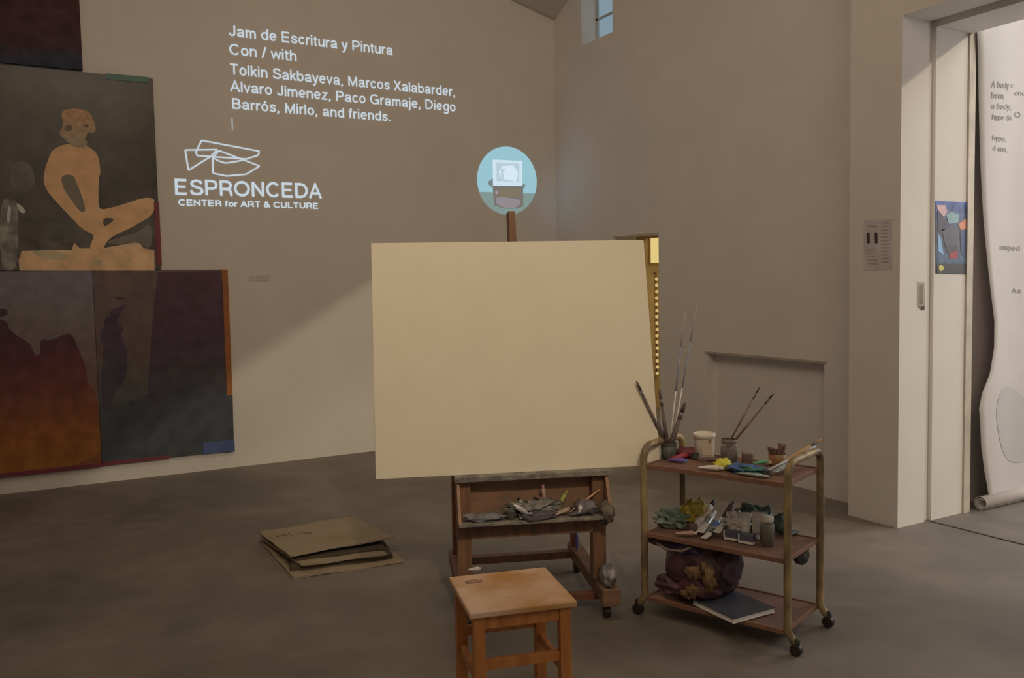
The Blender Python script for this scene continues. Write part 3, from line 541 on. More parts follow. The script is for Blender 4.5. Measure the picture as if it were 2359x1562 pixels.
lump('paint_rag', 'grey rag lying at the left end of the easel tray', 'rag', tz(-.60, .0, .014), (.10, .045, .016), mat('rag_grey', ob(66, 58, 52, 1.0), .8, var=.3, scale=30), 1, .35, 3, fine=.1, rz=AZ)
def pot(name, label, c, r, h, m, mc, rz=0):
    t = empty(name, c, rz, label, 'jar')
    bm = B(); lathe(bm, [(r*.92, 0), (r, h*.06), (r, h*.82), (r*.9, h)], 20); obj('body', bm, m, t, True)
    bm = B(); lathe(bm, [(r*.96, h*.86), (r*1.0, h*.9), (r*.98, h*1.08), (r*.9, h*1.12)], 20); obj('lid', bm, mc, t, True); return t
pot('paint_jar', 'small black paint jar in the left half of the easel tray', tz(-.475, -.01, 0), .022, .04, mat('jar_black', ob(38, 34, 26, 1.2), .4), mat('lid_dark', ob(46, 42, 34, 1.2), .5))
for k, (u_, n_, dx, dz, L9, m9, lb) in enumerate(((-.52, .0, .9, .1, .08, c_bk_, 'flat dark squeezed tube left of the middle of easel tray'), (-.44, -.035, .8, .15, .07, c_gw_, 'pale grey squeezed tube at front left of the easel tray'), (-.39, .05, -.5, .8, .075, c_gw_, 'grey squeezed tube leaning left behind the dried paint heap'), (-.33, .08, .3, .9, .07, c_tn_, 'tan squeezed tube standing behind the dried paint heap'), (-.27, -.01, .9, .25, .085, c_tn_, 'tan squeezed tube lying right of the dried paint heap'), (-.66, -.02, 1, .05, .07, c_gw_, 'pale squeezed tube at the far left end of easel tray'), (-.20, -.03, .9, .12, .07, c_bk_, 'dark squeezed tube right of the tan one on easel tray'))):
    ptube_later.append((lb, tz(u_, n_, .012), (dx*.93, -dx*.36, dz), L9, m9))
lump('dried_paint_heap', 'grey green heap of dried paint and rags in the middle of easel tray', 'paint heap', tz(-.36, .03, .03), (.105, .045, .034), mat('heap', ob(56, 50, 40, 1.0), .7, c2=ob(86, 74, 60, 1.0), scale=28), 5, .8, 5, 4, rz=AZ, fine=.16)
lump('dark_cloth', 'dark violet cloth lump hanging over the front of easel tray', 'cloth', tz(-.345, -.04, .014), (.07, .032, .022), mat('dark_violet', ob(46, 38, 36, 1.0), .8, var=.3, scale=20), 8, .5, 3, rz=AZ)
def ptube(name, label, loc, direction, L, r, m, mcap, roll=0, group=None, lab=None):
    """paint tube: crimped flat end, round shoulder, cap"""
    t = empty(name, loc, 0, label, 'paint tube', group)
    d = Vector(direction).normalized(); x, y, z = frame_to(d); M = Matrix((x, y, z)).transposed().to_4x4() @ Matrix.Rotation(roll, 4, 'Z')
    t.rotation_euler = M.to_euler()
    bm = B(); n = 16; rings = []
    for s, a, b in ((0, 1.25, .10), (.06, 1.25, .14), (.4, 1.12, .7), (.8, 1, .96), (.88, .98, .96), (.93, .45, .45), (.95, .4, .4)):
        rings.append([bm.verts.new((math.cos(2*PI*k/n)*r*a, math.sin(2*PI*k/n)*r*b, s*L)) for k in range(n)])
    for p, q in zip(rings, rings[1:]):
        for k in range(n): bm.faces.new((p[k], p[(k+1) % n], q[(k+1) % n], q[k]))
    bm.faces.new(rings[0][::-1]); bm.faces.new(rings[-1]); obj('tube_body', bm, m, t, True)
    bm = B(); lathe(bm, [(r*.55, L*.94), (r*.6, L*.95), (r*.5, L*1.1), (r*.46, L*1.11)], 14); obj('cap', bm, mcap, t, True)
    if lab:
        bm = B(); rr = []
        for s, a, b in ((.42, 1.13, .73), (.72, 1.04, .93)): rr.append([bm.verts.new((math.cos(2*PI*k/n)*r*a, math.sin(2*PI*k/n)*r*b, s*L)) for k in range(n)])
        for k in range(n): bm.faces.new((rr[0][k], rr[0][(k+1) % n], rr[1][(k+1) % n], rr[1][k]))
        o = obj('printed_band', bm, lab, t, True)
    return t
c_wh = mat('tube_white', ob(150, 136, 112, 1.15), .4, c2=ob(110, 98, 84, 1.1), scale=40); c_bk = mat('cap_black', (.03, .025, .03), .4)
c_cream = mat('tube_cream', ob(150, 130, 96, 1.15), .45, c2=ob(124, 106, 80, 1.1), scale=35); c_wc = mat('cap_white', ob(150, 140, 118, 1.1), .4)
c_yel = mat('tube_yellow', ob(112, 88, 26, 1.2), .45, c2=ob(78, 66, 26, 1.1), scale=30); c_blue = mat('tube_blue', ob(52, 62, 100, 1.2), .4, var=.2)
c_pink = mat('tube_pink', ob(104, 74, 60, 1.2), .5); c_ol = mat('tube_olive', ob(88, 80, 36, 1.3), .5)
c_red = mat('tube_red', ob(96, 34, 34, 1.1), .4, var=.2); c_pur = mat('tube_purple', ob(62, 40, 66, 1.2), .4)
c_gr = mat('tube_green', ob(52, 84, 48, 1.1), .4); c_dg = mat('dark_green', ob(42, 46, 36, 1.1), .5, var=.3, scale=25); c_silver = mat('tube_silver', ob(120, 120, 118), .3, .6, c2=ob(90, 88, 84), scale=30)
c_brown = mat('tube_brown', ob(60, 44, 36, 1.1), .5)
for lb, p9, d9, L9, m9 in ptube_later: ptube('paint_tube', lb, p9, d9, L9, .012, m9, c_bk, .3)
ptube('paint_tube', 'bent pinkish paint tube standing upright in the easel tray', tz(-.30, .07, .02), (-.05, .05, 1), .105, .012, c_pink, c_pink, .3)
ptube('paint_tube', 'olive yellow paint tube tilted against the easel back board', tz(-.25, .06, .01), (.6, .05, .7), .10, .011, c_ol, c_ol, .3)
ptube('paint_tube', 'squeezed pale tube leaning left on the grey paint heap', tz(-.40, -.02, .02), (-.7, 0, .55), .08, .012, c_wh, c_wc, .5)
stick('palette_knife', 'light wooden handled tool propped up at right in easel tray', 'tool', tz(-.195, .0, .012), at(1381, 1128, 2.34, 3.36), .005, mat('bare_wood', ob(120, 84, 56, 1.2), .5), None, .003)
lump('paint_rag', 'brown grey rag at the right of the easel tray under the wooden tool', 'rag', tz(-.115, .01, .03), (.055, .05, .035), mat('rag_brown', ob(62, 52, 46, 1.0), .8, var=.25, scale=25), 11, .4, 3, rz=AZ)
ptube('paint_tube', 'small pale tube at right front corner of the easel tray', tz(-.155, -.045, .018), (.05, -.1, 1), .035, .011, c_wh, c_wh)
lump('paint_rag', 'olive stained rag hung over the right end of easel tray', 'rag', E_(-.02, -.02, .515), (.035, .055, .05), mat('rag_olive', ob(62, 50, 36, 1.0), .8, var=.25, scale=25), 14, .4, 3, flatb=1, rz=AZ)
lump('paint_rag', 'dirty white paint rag wrapped around the foot of right easel post', 'rag', E_(-.01, .01, .20), (.035, .06, .055), mat('rag_white', ob(66, 56, 50, 1.0), .8, c2=ob(104, 92, 82, 1.0), scale=25), 17, .4, 3, flatb=.045, rz=AZ, fine=.1)
lump('purple_tag', 'small purple tag hanging behind the easel by its right post', 'tag', E_(-.035, .575, .20), (.012, .01, .055), mat('violet', ob(62, 52, 70, .9), .6), 19, .2, 2, flatb=1)
# ================================================================== STOOL
st = empty('wooden_stool', (1.523, 2.775, 0), R(-14.5), 'square honey-coloured wooden stool with stained seat in the foreground', 'stool')
sw = mat('stool_wood', ob(112, 66, 28, 1.1), .45, c2=ob(94, 52, 22, 1.1), scale=7, stretch=(4, 4, .5))
seatm = mat('stool_seat', ob(120, 78, 35, .82), .5, c2=ob(142, 108, 80, .82), scale=4.2, lo=.38, hi=.62, bump=.15, bscale=50)
hs = .198
bm = B(); box(bm, (-hs, -hs, .437), (hs, hs, .46)); obj('seat', bm, seatm, st, bevel=.005)
for sx in (-1, 1):
    for sy in (-1, 1):
        bm = B(); box(bm, (sx*(hs-.038)-.021, sy*(hs-.038)-.021, 0), (sx*(hs-.038)+.021, sy*(hs-.038)+.021, .437)); obj('leg', bm, sw, st, bevel=.003)
q = hs-.038
for s in (-1, 1):
    bm = B(); box(bm, (-q+.021, s*q-.011, .385), (q-.021, s*q+.011, .437)); obj('apron', bm, sw, st, bevel=.002)
    bm = B(); box(bm, (s*q-.011, -q+.021, .385), (s*q+.011, q-.021, .437)); obj('apron', bm, sw, st, bevel=.002)
    bm = B(); box(bm, (-q+.021, s*q-.01, .235), (q-.021, s*q+.01, .272)); obj('stretcher', bm, sw, st, bevel=.002)
    bm = B(); box(bm, (s*q-.01, -q+.021, .175), (s*q+.01, q-.021, .212)); obj('stretcher', bm, sw, st, bevel=.002)
bm = B(); blob(bm, (0, 0, 0), (.032, .018, .0012), .3, 2, 3, 3, .0012); o = obj('dried_stain', bm, mat('stain_brown', ob(90, 64, 44, 1.1), .5), st, True, loc=(-.115, .115, .461), label='small brown dried stain')
ptube('paint_tube', 'tiny cream tube cap end on the back left corner of stool seat', Vector(on_z(1078, 1317, .463))+Vector((0, 0, .008)), (.6, -.6, .15), .05, .008, c_wc, c_wc, 0)
# ================================================================== CARDBOARD
card = mat('cardboard', ob(88, 71, 52, 1.12), .8, c2=ob(80, 64, 42, 1.1), scale=3, lo=.3, hi=.7, bump=.1, bscale=25)
def sheet(name, label, pts, th, group='flattened cardboard boxes stacked on the floor'):
    """pts: (x, y, z) outline, seen as a bent board: subdivided plate"""
    a, b_, c, d_ = [Vector(p) for p in pts]; bm = B(); n = 8; G = []
    for i in range(n+1):
        G.append([])
        for j in range(n+1):
            p = a.lerp(b_, i/n).lerp(d_.lerp(c, i/n), j/n); p.z += .003*math.sin(i*1.9+j*1.3+len(label)); G[i].append(bm.verts.new(p))
    for i in range(n):
        for j in range(n): bm.faces.new((G[i][j], G[i+1][j], G[i+1][j+1], G[i][j+1]))
    base = (a+b_+c+d_)/4; o = obj(name, bm, card); me = o.data
    for v in me.vertices: v.co -= base
    o.location = base; o.modifiers.new('s', 'SOLIDIFY').thickness = -th
    if label: tag(o, label, 'cardboard', group)
    return o
def zp(x, y, z): p = on_z(x, y, z); return (p.x, p.y, z)
s1 = sheet('flattened_box', 'lowest flattened cardboard box, its tab sticking out to the right on the floor', [zp(598, 1244, .014), zp(676, 1330, .012), zp(932, 1292, .012), zp(838, 1212, .014)], .010)
s2 = sheet('flattened_box', 'middle flattened cardboard box with its front edge showing between the two others', [zp(598, 1240, .035), zp(694, 1305, .042), zp(892, 1279, .045), zp(815, 1205, .04)], .010)
s3 = sheet('flattened_box', 'top flattened cardboard box with scribbled marks and a torn slot', [zp(597, 1229, .056), zp(668, 1283, .082), zp(908, 1240, .088), zp(812, 1191, .064)], .008)
def card_child(par, pts, m, th=.001, nm='scribble', lift=.0025):
    bm = B(); P = [Vector(p)-par.location+Vector((0, 0, lift)) for p in pts]; prism(bm, P, (0, 0, th)); return obj(nm, bm, m, par)
dk = mat('card_mark', ob(60, 44, 32, 1.2), .8)
for (x0, y0, x1, y1) in ((636, 1238, 662, 1232), (662, 1232, 668, 1228), (668, 1236, 690, 1230), (690, 1230, 696, 1225), (696, 1230, 718, 1228)):
    z = .0715; card_child(s3, [zp(x0, y0-1.3, z), zp(x1, y1-1.3, z), zp(x1, y1+1.3, z), zp(x0, y0+1.3, z)], dk)
card_child(s3, [zp(785, 1199, .068), zp(802, 1193, .067), (zp(817, 1194, .067)), zp(815, 1198, .068), zp(800, 1199, .068)], mat('card_hole', (.03, .02, .015), .9), .001, 'torn_slot')
kd = mat('card_hollow_shade', ob(48, 36, 22, 1.0), .85, c2=ob(40, 31, 20, 1.0), scale=12)  # dark colour stands for the shade in the hollow between boards
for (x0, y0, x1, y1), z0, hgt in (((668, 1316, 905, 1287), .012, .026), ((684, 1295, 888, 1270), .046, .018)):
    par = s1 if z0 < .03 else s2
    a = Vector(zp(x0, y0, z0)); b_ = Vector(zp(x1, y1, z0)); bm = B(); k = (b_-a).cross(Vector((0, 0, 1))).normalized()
    prism(bm, [a-par.location, b_-par.location, b_-k*.45-par.location, a-k*.45-par.location], (0, 0, hgt)); obj('hollow_shade', bm, kd, par, label='dark filler coloured as the shaded hollow under the top board')
# shade-coloured prisms giving the boxes their hollow edge
# ================================================================== TROLLEY
TO = Vector((2.814, 2.964, 0)); TA = math.atan2(-.933, .36)
tr = empty('rolling_trolley', TO, TA, 'three-shelf bronze tube trolley on casters crowded with paint supplies', 'trolley')
TM = Matrix.Translation(TO) @ Matrix.Rotation(TA, 4, 'Z'); TI = TM.inverted()
def T_(u, v, z): return TM @ Vector((u, v, z))
HL, HW = .352, .192
brz = mat('bronze_tube', ob(92, 72, 42, 1.35), .5, .2, c2=ob(60, 46, 29, 1.2), scale=14, stretch=(1, 1, .4))
shf = mat('shelf_board', ob(80, 53, 38, 1.05), .55, c2=ob(66, 45, 33, 1.0), scale=5)
shf_e = mat('shelf_edge', ob(68, 43, 28, 1.25), .5, var=.15)
for u in (-HL, HL):
    # inverted U with bowed feet
    pts = []
    def leg(sv): return [(u, sv*(HW), z) for z in (.10, .40, .70, .765)]
    arc = [(u, -HW+.07*(1-math.cos(t)), .765+.06*math.sin(t)) for t in [PI/2*k/7 for k in range(1, 8)]]
    arc2 = [(u, -y, z) for (_, y, z) in reversed(arc)]
    foot = lambda sv: [(u+math.copysign(.035, u), sv*HW, .052), (u+math.copysign(.02, u), sv*HW, .068)]
    bm = B(); tube(bm, foot(-1)+leg(-1)+arc+arc2+leg(1)[::-1]+foot(1)[::-1], .0175, 14); obj('end_frame', bm, brz, tr, True)
for u in (-HL, HL):
    for v in (-HW, HW):
        du = math.copysign(.038, u)
        bm = B(); lathe(bm, [(.014, .04), (.016, .045), (.014, .07), (.008, .075)], 12, (u+du, v, 0)); cs = obj('caster', bm, MC['caster_dark'], tr, True)
        bm = B(); M = Matrix.Translation((u+du, v, .026)) @ Matrix.Rotation(PI/2, 4, 'X'); bmesh.ops.create_cone(bm, cap_ends=True, segments=20, radius1=.026, radius2=.026, depth=.032, matrix=M); obj('wheel', bm, MC['caster_dark'], cs, bevel=.004)
for z in (.735, .405, .095):
    bm = B(); box(bm, (-HL+.01, -HW+.004, z-.012), (HL-.01, HW-.004, z)); s_ = obj('shelf', bm, shf, tr)
    bm = B()
    for s in (-1, 1):
        box(bm, (-HL+.0, s*HW-.006, z-.016), (HL, s*HW+.006, z+.005)); box(bm, (s*(HL-.012)-.006, -HW, z-.016), (s*(HL-.012)+.006, HW, z+.005))
    obj('shelf_rim', bm, shf_e, s_, bevel=.002)
# helper positions on the shelves
def top(x, y, z=.738): p = on_z(x, y, z); l = TI @ p; l.x = max(-.30, min(.30, l.x)); l.y = max(-.15, min(.15, l.y)); l.z = z; return TM @ l
def mid(x, y, z=.408): p = on_z(x, y, z); l = TI @ p; l.x = max(-.30, min(.30, l.x)); l.y = max(-.165, min(.165, l.y)); l.z = z; return TM @ l
# brush pot + brushes
def shelfx(px, v, z=.735):
    best = None
    for k in range(-64, 65):
        P = T_(k*.005, v, z); d = P-CAM; x = CX+FPX*d.dot(rt)/d.dot(fw)
        if best is None or abs(x-px) < best[0]: best = (abs(x-px), P)
    return best[1]
jp = shelfx(1538, -.01)
t = empty('brush_pot', jp, 0, 'dark paint-stained pot full of long brushes at left end of trolley', 'pot')
bm = B(); lathe(bm, [(.032, 0), (.035, .008), (.039, .075), (.035, .075), (.031, .012)], 24); obj('pot_body', bm, mat('pot_dark', ob(44, 40, 31, .9), .5, var=.35, scale=30), t, True)
bm = B(); lathe(bm, [(.0392, .07), (.042, .075), (.038, .08), (.035, .075)], 24, close=False); obj('rim', bm, MC['pot_dark'], t, True)
hb = mat('brush_dark', ob(50, 38, 30, 1.15), .5, var=.3, scale=25); hb2 = mat('brush_umber', ob(72, 54, 40, 1.2), .5, var=.3, scale=25); fer = mat('ferrule', ob(62, 52, 44, 1.1), .4, .4); bri = mat('bristle', ob(44, 34, 28, 1.1), .9)
def brush(label, a, b, r, mh, mt, group, tipl=.05, tr_=1.5):
    a = Vector(a); b = Vector(b); L = (b-a).length; q = (b-a).normalized(); t = empty('paintbrush', a, 0, label, 'paintbrush', group)
    bm = B(); tube(bm, [(0, 0, 0), q*(L-tipl-.03)*.5, q*(L-tipl-.03)], [r*.9, r*1.15, r*.8], 8); obj('handle', bm, mh, t, True)
    bm = B(); tube(bm, [q*(L-tipl-.035), q*(L-tipl)], [r*.82, r*.9], 8); obj('ferrule', bm, fer, t, True)
    bm = B(); tube(bm, [q*(L-tipl), q*(L-tipl*.5), q*L], [r*.9, r*tr_*.55, r*.4], 8); obj('bristles', bm, mt, t, True); return t
G1 = 'brushes in the dark pot on the trolley'
for (lab, x, y, du, r, mh, mt, dd) in (
    ('dark brush leaning furthest left out of the pot, in front of the canvas', 1466, 878, -1, .008, hb, bri, -.015),
    ('thick dark brush second from left in the brush pot', 1486, 900, -.8, .0125, hb, hb, .01),
    ('near-vertical dark brush in the pot beside the canvas edge', 1519, 896, -.3, .009, hb, hb, -.01),
    ('thick dark brush leaning right out of the dark pot', 1578, 928, .8, .012, hb, bri, .0),
    ('short brown brush just left of the thick right-leaning one', 1566, 950, .5, .010, hb, hb, .02)):
    base = jp+Vector((-.012*du*.8, .012*du*.3, .014)); tip = at(x, y, jp.x+dd, jp.y+dd*1.5); brush(lab, base, tip, r, mh, mt, G1)
canes = mat('cane', ob(122, 104, 88, 1.05), .6, c2=ob(150, 128, 96, 1.0), scale=6)
for (lab, x, y, x0, y0, dd) in (('long slim pale brush with grey tip, left one of the two tallest', 1578, 718, 1541, 1000, .01), ('long slim pale brush with faint tip, the tallest in the pot', 1605, 702, 1553, 985, .022)):
    base = jp+Vector((dd-.012, .0, .014)); tip = at(x, y, jp.x+.03+dd, jp.y+.05); t = empty('paintbrush', base, 0, lab, 'paintbrush', G1)
    q = tip-base; bm = B(); tube(bm, [(0, 0, 0), q*.45], .0032, 8); obj('handle', bm, canes, t, True)
    bm = B(); tube(bm, [q*.45, q*.62, q*.75], [.0034, .0048, .004], 8); obj('grip', bm, mat('grip_slate', ob(84, 76, 74, 1.1), .6, c2=ob(66, 62, 64), scale=20), t, True)
    bm = B(); tube(bm, [q*.75, q*.9, q], [.0036, .0045, .002], 8); obj('bristles', bm, mat('bristle_grey', ob(98, 84, 72), .8), t, True)
# white bucket
bp_ = shelfx(1623, .12)
t = empty('white_bucket', bp_, R(10), 'small white plastic tub with rim standing on the trolley top', 'tub')
wp = mat('tub_white', (.86, .80, .70), .5, var=.04)
bm = B(); lathe(bm, [(.044, 0), (.047, .004), (.0505, .105), (.0505, .118), (.047, .118), (.045, .006)], 32); obj('tub_body', bm, wp, t, True)
bm = B(); lathe(bm, [(.0505, .100), (.055, .102), (.055, .122), (.049, .124), (.047, .118)], 32, close=False); obj('lid', bm, wp, t, True)
bm = B(); r = .0515
for k in range(10):
    pass
A = [bm.verts.new((r*.985*math.cos(a), r*.985*math.sin(a), .022)) for a in [R(205+k*8) for k in range(12)]]; A2 = [bm.verts.new((r*1.012*math.cos(a), r*1.012*math.sin(a), .09)) for a in [R(205+k*8) for k in range(12)]]
for k in range(11): bm.faces.new((A[k], A[k+1], A2[k+1], A2[k]))
obj('paper_label', bm, mat('tub_label', (.80, .68, .56), .6), t, True)
bm = B(); box(bm, (-.028, -.0545, .086), (-.012, -.050, .096)); obj('print_mark', bm, mat('label_brown', (.4, .25, .14), .6), t)
# glass jar with brushes
gp = shelfx(1680, .06)
t = empty('glass_jar', gp, 0, 'glass jar of cloudy water holding two brushes, right of the white tub', 'jar')
gl = mat('jar_glass', (.75, .72, .68), .08, trans=.85, var=.02)
bm = B(); lathe(bm, [(.036, .0), (.040, .006), (.041, .085), (.034, .1), (.034, .112), (.031, .112), (.031, .1), (.037, .084), (.036, .01)], 28); obj('glass', bm, gl, t, True)
bm = B(); lathe(bm, [(.035, .011), (.0355, .07)], 24); obj('murky_water', bm, mat('murky', ob(112, 96, 84, 1.1), .3, c2=ob(78, 66, 56, 1.1), scale=25), t, True)
bm = B(); lathe(bm, [(.035, .1), (.0365, .102), (.0365, .116), (.034, .117)], 24, close=False); obj('rim_band', bm, mat('rim_brown', ob(66, 52, 42, 1.2), .5), t, True)
brush('thin brush leaning right out of the glass jar, upper of the pair', gp+Vector((-.012, .01, .072)), at(1750, 892, gp.x+.03, gp.y+.04), .0048, hb2, bri, 'brushes in the glass jar', .03)
brush('thicker brush leaning far right out of the glass jar, lower of the pair', gp+Vector((-.014, -.006, .072)), at(1782, 907, gp.x+.03, gp.y), .0058, hb2, bri, 'brushes in the glass jar', .03)
pz = .738
# paints on the top shelf
a = top(1548, 1062); ptube('paint_tube', 'red paint tube lying by the brush pot', a+Vector((0, 0, .014)), (top(1592, 1052)-a), .13, .015, c_red, c_red)
lump('rag_red', 'dark red rag bunched between brush pot and white tub', 'rag', top(1580, 1052)+Vector((0, 0, .018)), (.06, .035, .028), mat('rag_red_m', ob(78, 36, 35, .85), .8, var=.3, scale=30), 23, .4, 3, rz=TA)
a = top(1540, 1063); ptube('paint_tube', 'purple paint tube in front of the dark brush pot', a+Vector((0, 0, .012)), (top(1568, 1066)-a), .085, .013, c_pur, c_blue)
pot('paint_jar', 'small black jar in front of the white tub', top(1601, 1058), .019, .028, MC['jar_black'], c_bk)
a = top(1606, 1062); ptube('paint_tube', 'dark brown paint tube lying below the white tub', a+Vector((0, 0, .012)), (top(1648, 1064)-a), .12, .015, c_brown, c_bk)
a = top(1606, 1083); ptube('paint_tube', 'cream paint tube lying at front edge of trolley top', a+Vector((0, 0, .012)), (top(1648, 1084)-a), .10, .014, c_cream, c_wc)
lump('yellow_paint_dollop', 'bright yellow crumpled paint dollop at front of the trolley top', 'paint dollop', top(1665, 1080)+Vector((0, 0, .02)), (.036, .03, .028), mat('bright_yellow', ob(172, 140, 32, 1.15), .45, c2=ob(140, 112, 30, 1.1), scale=40), 29, .35, 3, rz=TA, fine=.08)
lump('blue_cloth', 'crumpled blue and green cloth at front right of trolley top', 'cloth', top(1722, 1088)+Vector((0, 0, .014)), (.095, .05, .018), mat('blue_green_cloth', ob(48, 58, 82, .9), .7, c2=ob(44, 68, 52, .9), scale=14, lo=.45, hi=.58), 31, .4, 3, 4, rz=TA, fine=.03)
a = top(1690, 1098); ptube('paint_tube', 'silver paint tube on front rim of trolley below the blue cloth', a+Vector((0, 0, .010)), (top(1745, 1104)-a), .13, .009, c_silver, c_wc)
a = top(1750, 1090); ptube('paint_tube', 'green paint tube lying on the blue cloth', top(1735, 1085)+Vector((0, 0, .036)), (top(1775, 1080)-top(1735, 1085)), .08, .011, c_gr, c_gr)
pot('paint_jar', 'black capped jar at front right corner of trolley top', top(1766, 1098), .018, .025, MC['jar_black'], c_bk)
pot('paint_pot', 'dark brown open pot standing behind the blue cloth', top(1722, 1070), .027, .055, mat('pot_brown', ob(66, 48, 38, 1.1), .5, var=.2), mat('pot_lid', ob(84, 66, 52, 1.1), .5))
a = top(1752, 1072); ptube('paint_tube', 'pinkish cream paint tube behind the blue cloth', a+Vector((0, 0, .013)), (top(1800, 1068)-a), .12, .014, mat('tube_peach', ob(128, 100, 80, 1.1), .5), c_wc)
t = empty('ochre_cup', top(1795, 1068)+Vector((0, 0, -.003)), 0, 'ochre and red stained cup full of brush ends at right of trolley', 'cup')
bm = B(); lathe(bm, [(.032, 0), (.036, .004), (.041, .055), (.037, .055), (.032, .006)], 24); obj('cup_body', bm, mat('cup_ochre', ob(98, 70, 38, .85), .5, c2=ob(86, 46, 32, .85), scale=22), t, True)
bm = B()
for k in range(9): a = k*2.4; tube(bm, [(.014*math.cos(a), .014*math.sin(a), .01), (.036*math.cos(a), .036*math.sin(a), .070+.014*(k % 3))], .0085, 7)
obj('brush_stub', bm, mat('stub_dark', ob(70, 46, 32), .7, var=.4, scale=30), t)
a = top(1812, 1078)
brush('flat brush with ochre handle pointing up past right end of trolley', T_(.22, .05, .765), at(1893, 1012, 3.13, 2.76), .008, mat('ochre_handle', ob(116, 84, 50, 1.1), .5), mat('ochre_tip', ob(110, 80, 46, 1.1), .7), None, .03)
a = T_(.13, .0, .745); ptube('paint_tube', 'long silvery tube resting across right handle of trolley', T_(.24, -.06, .752), (at(1868, 1042, 3.1, 2.75)-T_(.24, -.06, .752)), .20, .012, c_silver, c_wh)
stick('painters_rule', 'pale grey stick resting across the right handle beneath ochre brush', 'stick', T_(.20, -.10, .748), at(1878, 1030, 3.16, 2.74), .006, mat('stick_grey', ob(110, 100, 92, 1.1), .5))
# ---- middle shelf
MZ = .408
lump('green_cloth', 'grey green crumpled cloth at left end of middle shelf', 'cloth', mid(1548, 1208)+Vector((0, 0, .036)), (.085, .085, .042), mat('cloth_greygreen', ob(74, 76, 60, 1.25), .8, c2=ob(52, 54, 42, 1.2), scale=12), 41, .4, 2.6, 4, rz=TA, fine=.03)
Z3 = Vector((0, 0, 1))
def mt(lab, x0, y0, h0, x1, y1, h1, L, r, m, mc, band=None, nm='paint_tube'):
    a = mid(x0, y0)+Z3*h0; b = mid(x1, y1)+Z3*h1; return ptube(nm, lab, a, b-a, L, r, m, mc, lab=band)
lump('mustard_rag', 'crumpled mustard yellow rag at back left of middle shelf', 'rag', mid(1598, 1212)+Z3*.062, (.062, .045, .055), c_yel, 71, .5, 3, 4, rz=TA, fine=.04, flatb=.055)
mt('folded mustard paint tube sticking out of the mustard rag', 1592, 1208, .04, 1612, 1205, .12, .095, .016, c_yel, c_ol)
mt('olive paint tube leaning in middle of the yellow cluster', 1615, 1222, .02, 1602, 1205, .12, .13, .02, mat('tube_mustard2', ob(96, 80, 40, 1.2), .5, var=.3, scale=30), c_ol)
mt('yellow capped paint tube at left of the mustard rag', 1578, 1215, .05, 1566, 1203, .10, .07, .013, c_yel, mat('cap_yellow', ob(150, 116, 30, 1.2), .4))
mt('pale red tube lying at front left of middle shelf', 1552, 1238, .016, 1580, 1236, .016, .09, .012, c_pink, c_wc)
pot('paint_jar', 'small brown jar at front of middle shelf left of white tubes', mid(1597, 1228), .021, .04, c_brown, c_brown)
mt('long cream tube with a black cap pointing up and right', 1598, 1228, .02, 1660, 1200, .13, .20, .0175, c_wh, c_bk, mat('band_tan', ob(110, 84, 60), .5))
mt('white paint tube with blue grey band under the black capped one', 1612, 1236, .02, 1664, 1205, .10, .175, .0165, c_wh, c_wc, c_silver)
mt('silver paint tube lying diagonally in the white pile', 1632, 1240, .02, 1672, 1212, .07, .155, .015, c_silver, c_wc, c_blue)
mt('white tube lying lowest in the diagonal white pile', 1620, 1246, .012, 1662, 1228, .035, .14, .013, c_wh, c_wc, c_dg)
mt('grey striped tube crossing the white pile', 1650, 1244, .035, 1685, 1215, .06, .12, .014, c_wh, c_bk, c_silver)
lump('cream_paper', 'crumpled cream paper between the diagonal tubes and cream row', 'paper', mid(1697, 1232)+Z3*.05, (.05, .035, .045), c_cream, 73, .5, 4, 4, rz=TA, fine=.12)
mt('dark brown tube behind the white and cream tubes', 1672, 1215, .05, 1690, 1205, .08, .10, .018, c_brown, c_bk)
for k, (x, y, h) in enumerate(((1690, 1235, .045), (1715, 1240, .05), (1742, 1243, .055))):
    mt(('broad cream tube standing nearest the diagonal white pile', 'broad cream tube standing in middle of the cream row', 'broad cream tube with pale cap beside the green glass jar')[k], x-3+k*4, y-6, .105+.006*k, x+1, y, .0, .10+.006*k, .024, c_cream, c_wc, None)
for k, (x, y) in enumerate(((1688, 1243), (1722, 1251))):
    b_ = mid(x, y, .41); t = empty('paint_box', b_+Z3*.012, TA+R(3), ('small dark box with white edge at front of middle shelf, left one', 'small dark box with white edge at front of middle shelf, right one')[k], 'box', 'small dark boxes at front of the middle shelf')
    bm = B(); box(bm, (-.032, -.02, 0), (.032, .02, .03)); obj('box_body', bm, mat('box_dark', ob(48, 44, 46, 1.1), .45), t, bevel=.002)
    bm = B(); box(bm, (-.034, -.023, -.01), (.034, .0, .0)); obj('white_edge', bm, mat('box_white', ob(170, 154, 124, 1.3), .5), t)
    bm = B(); box(bm, (-.036, -.022, .0), (-.030, -.012, .03)); obj('side_flap', bm, MC['box_white'], t)
b_ = mid(1767, 1254); b_.z = .405
t = empty('glass_jar', b_, 0, 'tall greenish glass jar at front right of middle shelf', 'jar')
bm = B(); lathe(bm, [(.030, 0), (.032, .004), (.032, .095), (.027, .108), (.027, .118), (.025, .118), (.025, .106), (.0295, .094), (.029, .006)], 28); obj('glass', bm, gl, t, True)
bm = B(); lathe(bm, [(.028, .008), (.0285, .085)], 24); obj('green_liquid', bm, mat('green_liquid', ob(84, 84, 54, 1.1), .3), t, True)
bm = B(); lathe(bm, [(.0275, .11), (.029, .112), (.029, .13), (.026, .132)], 24); obj('lid', bm, c_cream, t, True)
lump('dark_green_cloth', 'dark green cloth heaped behind the cream tubes on middle shelf', 'cloth', mid(1768, 1205)+Z3*.055, (.085, .06, .062), c_dg, 47, .4, 2.4, 4, rz=TA, fine=.03)
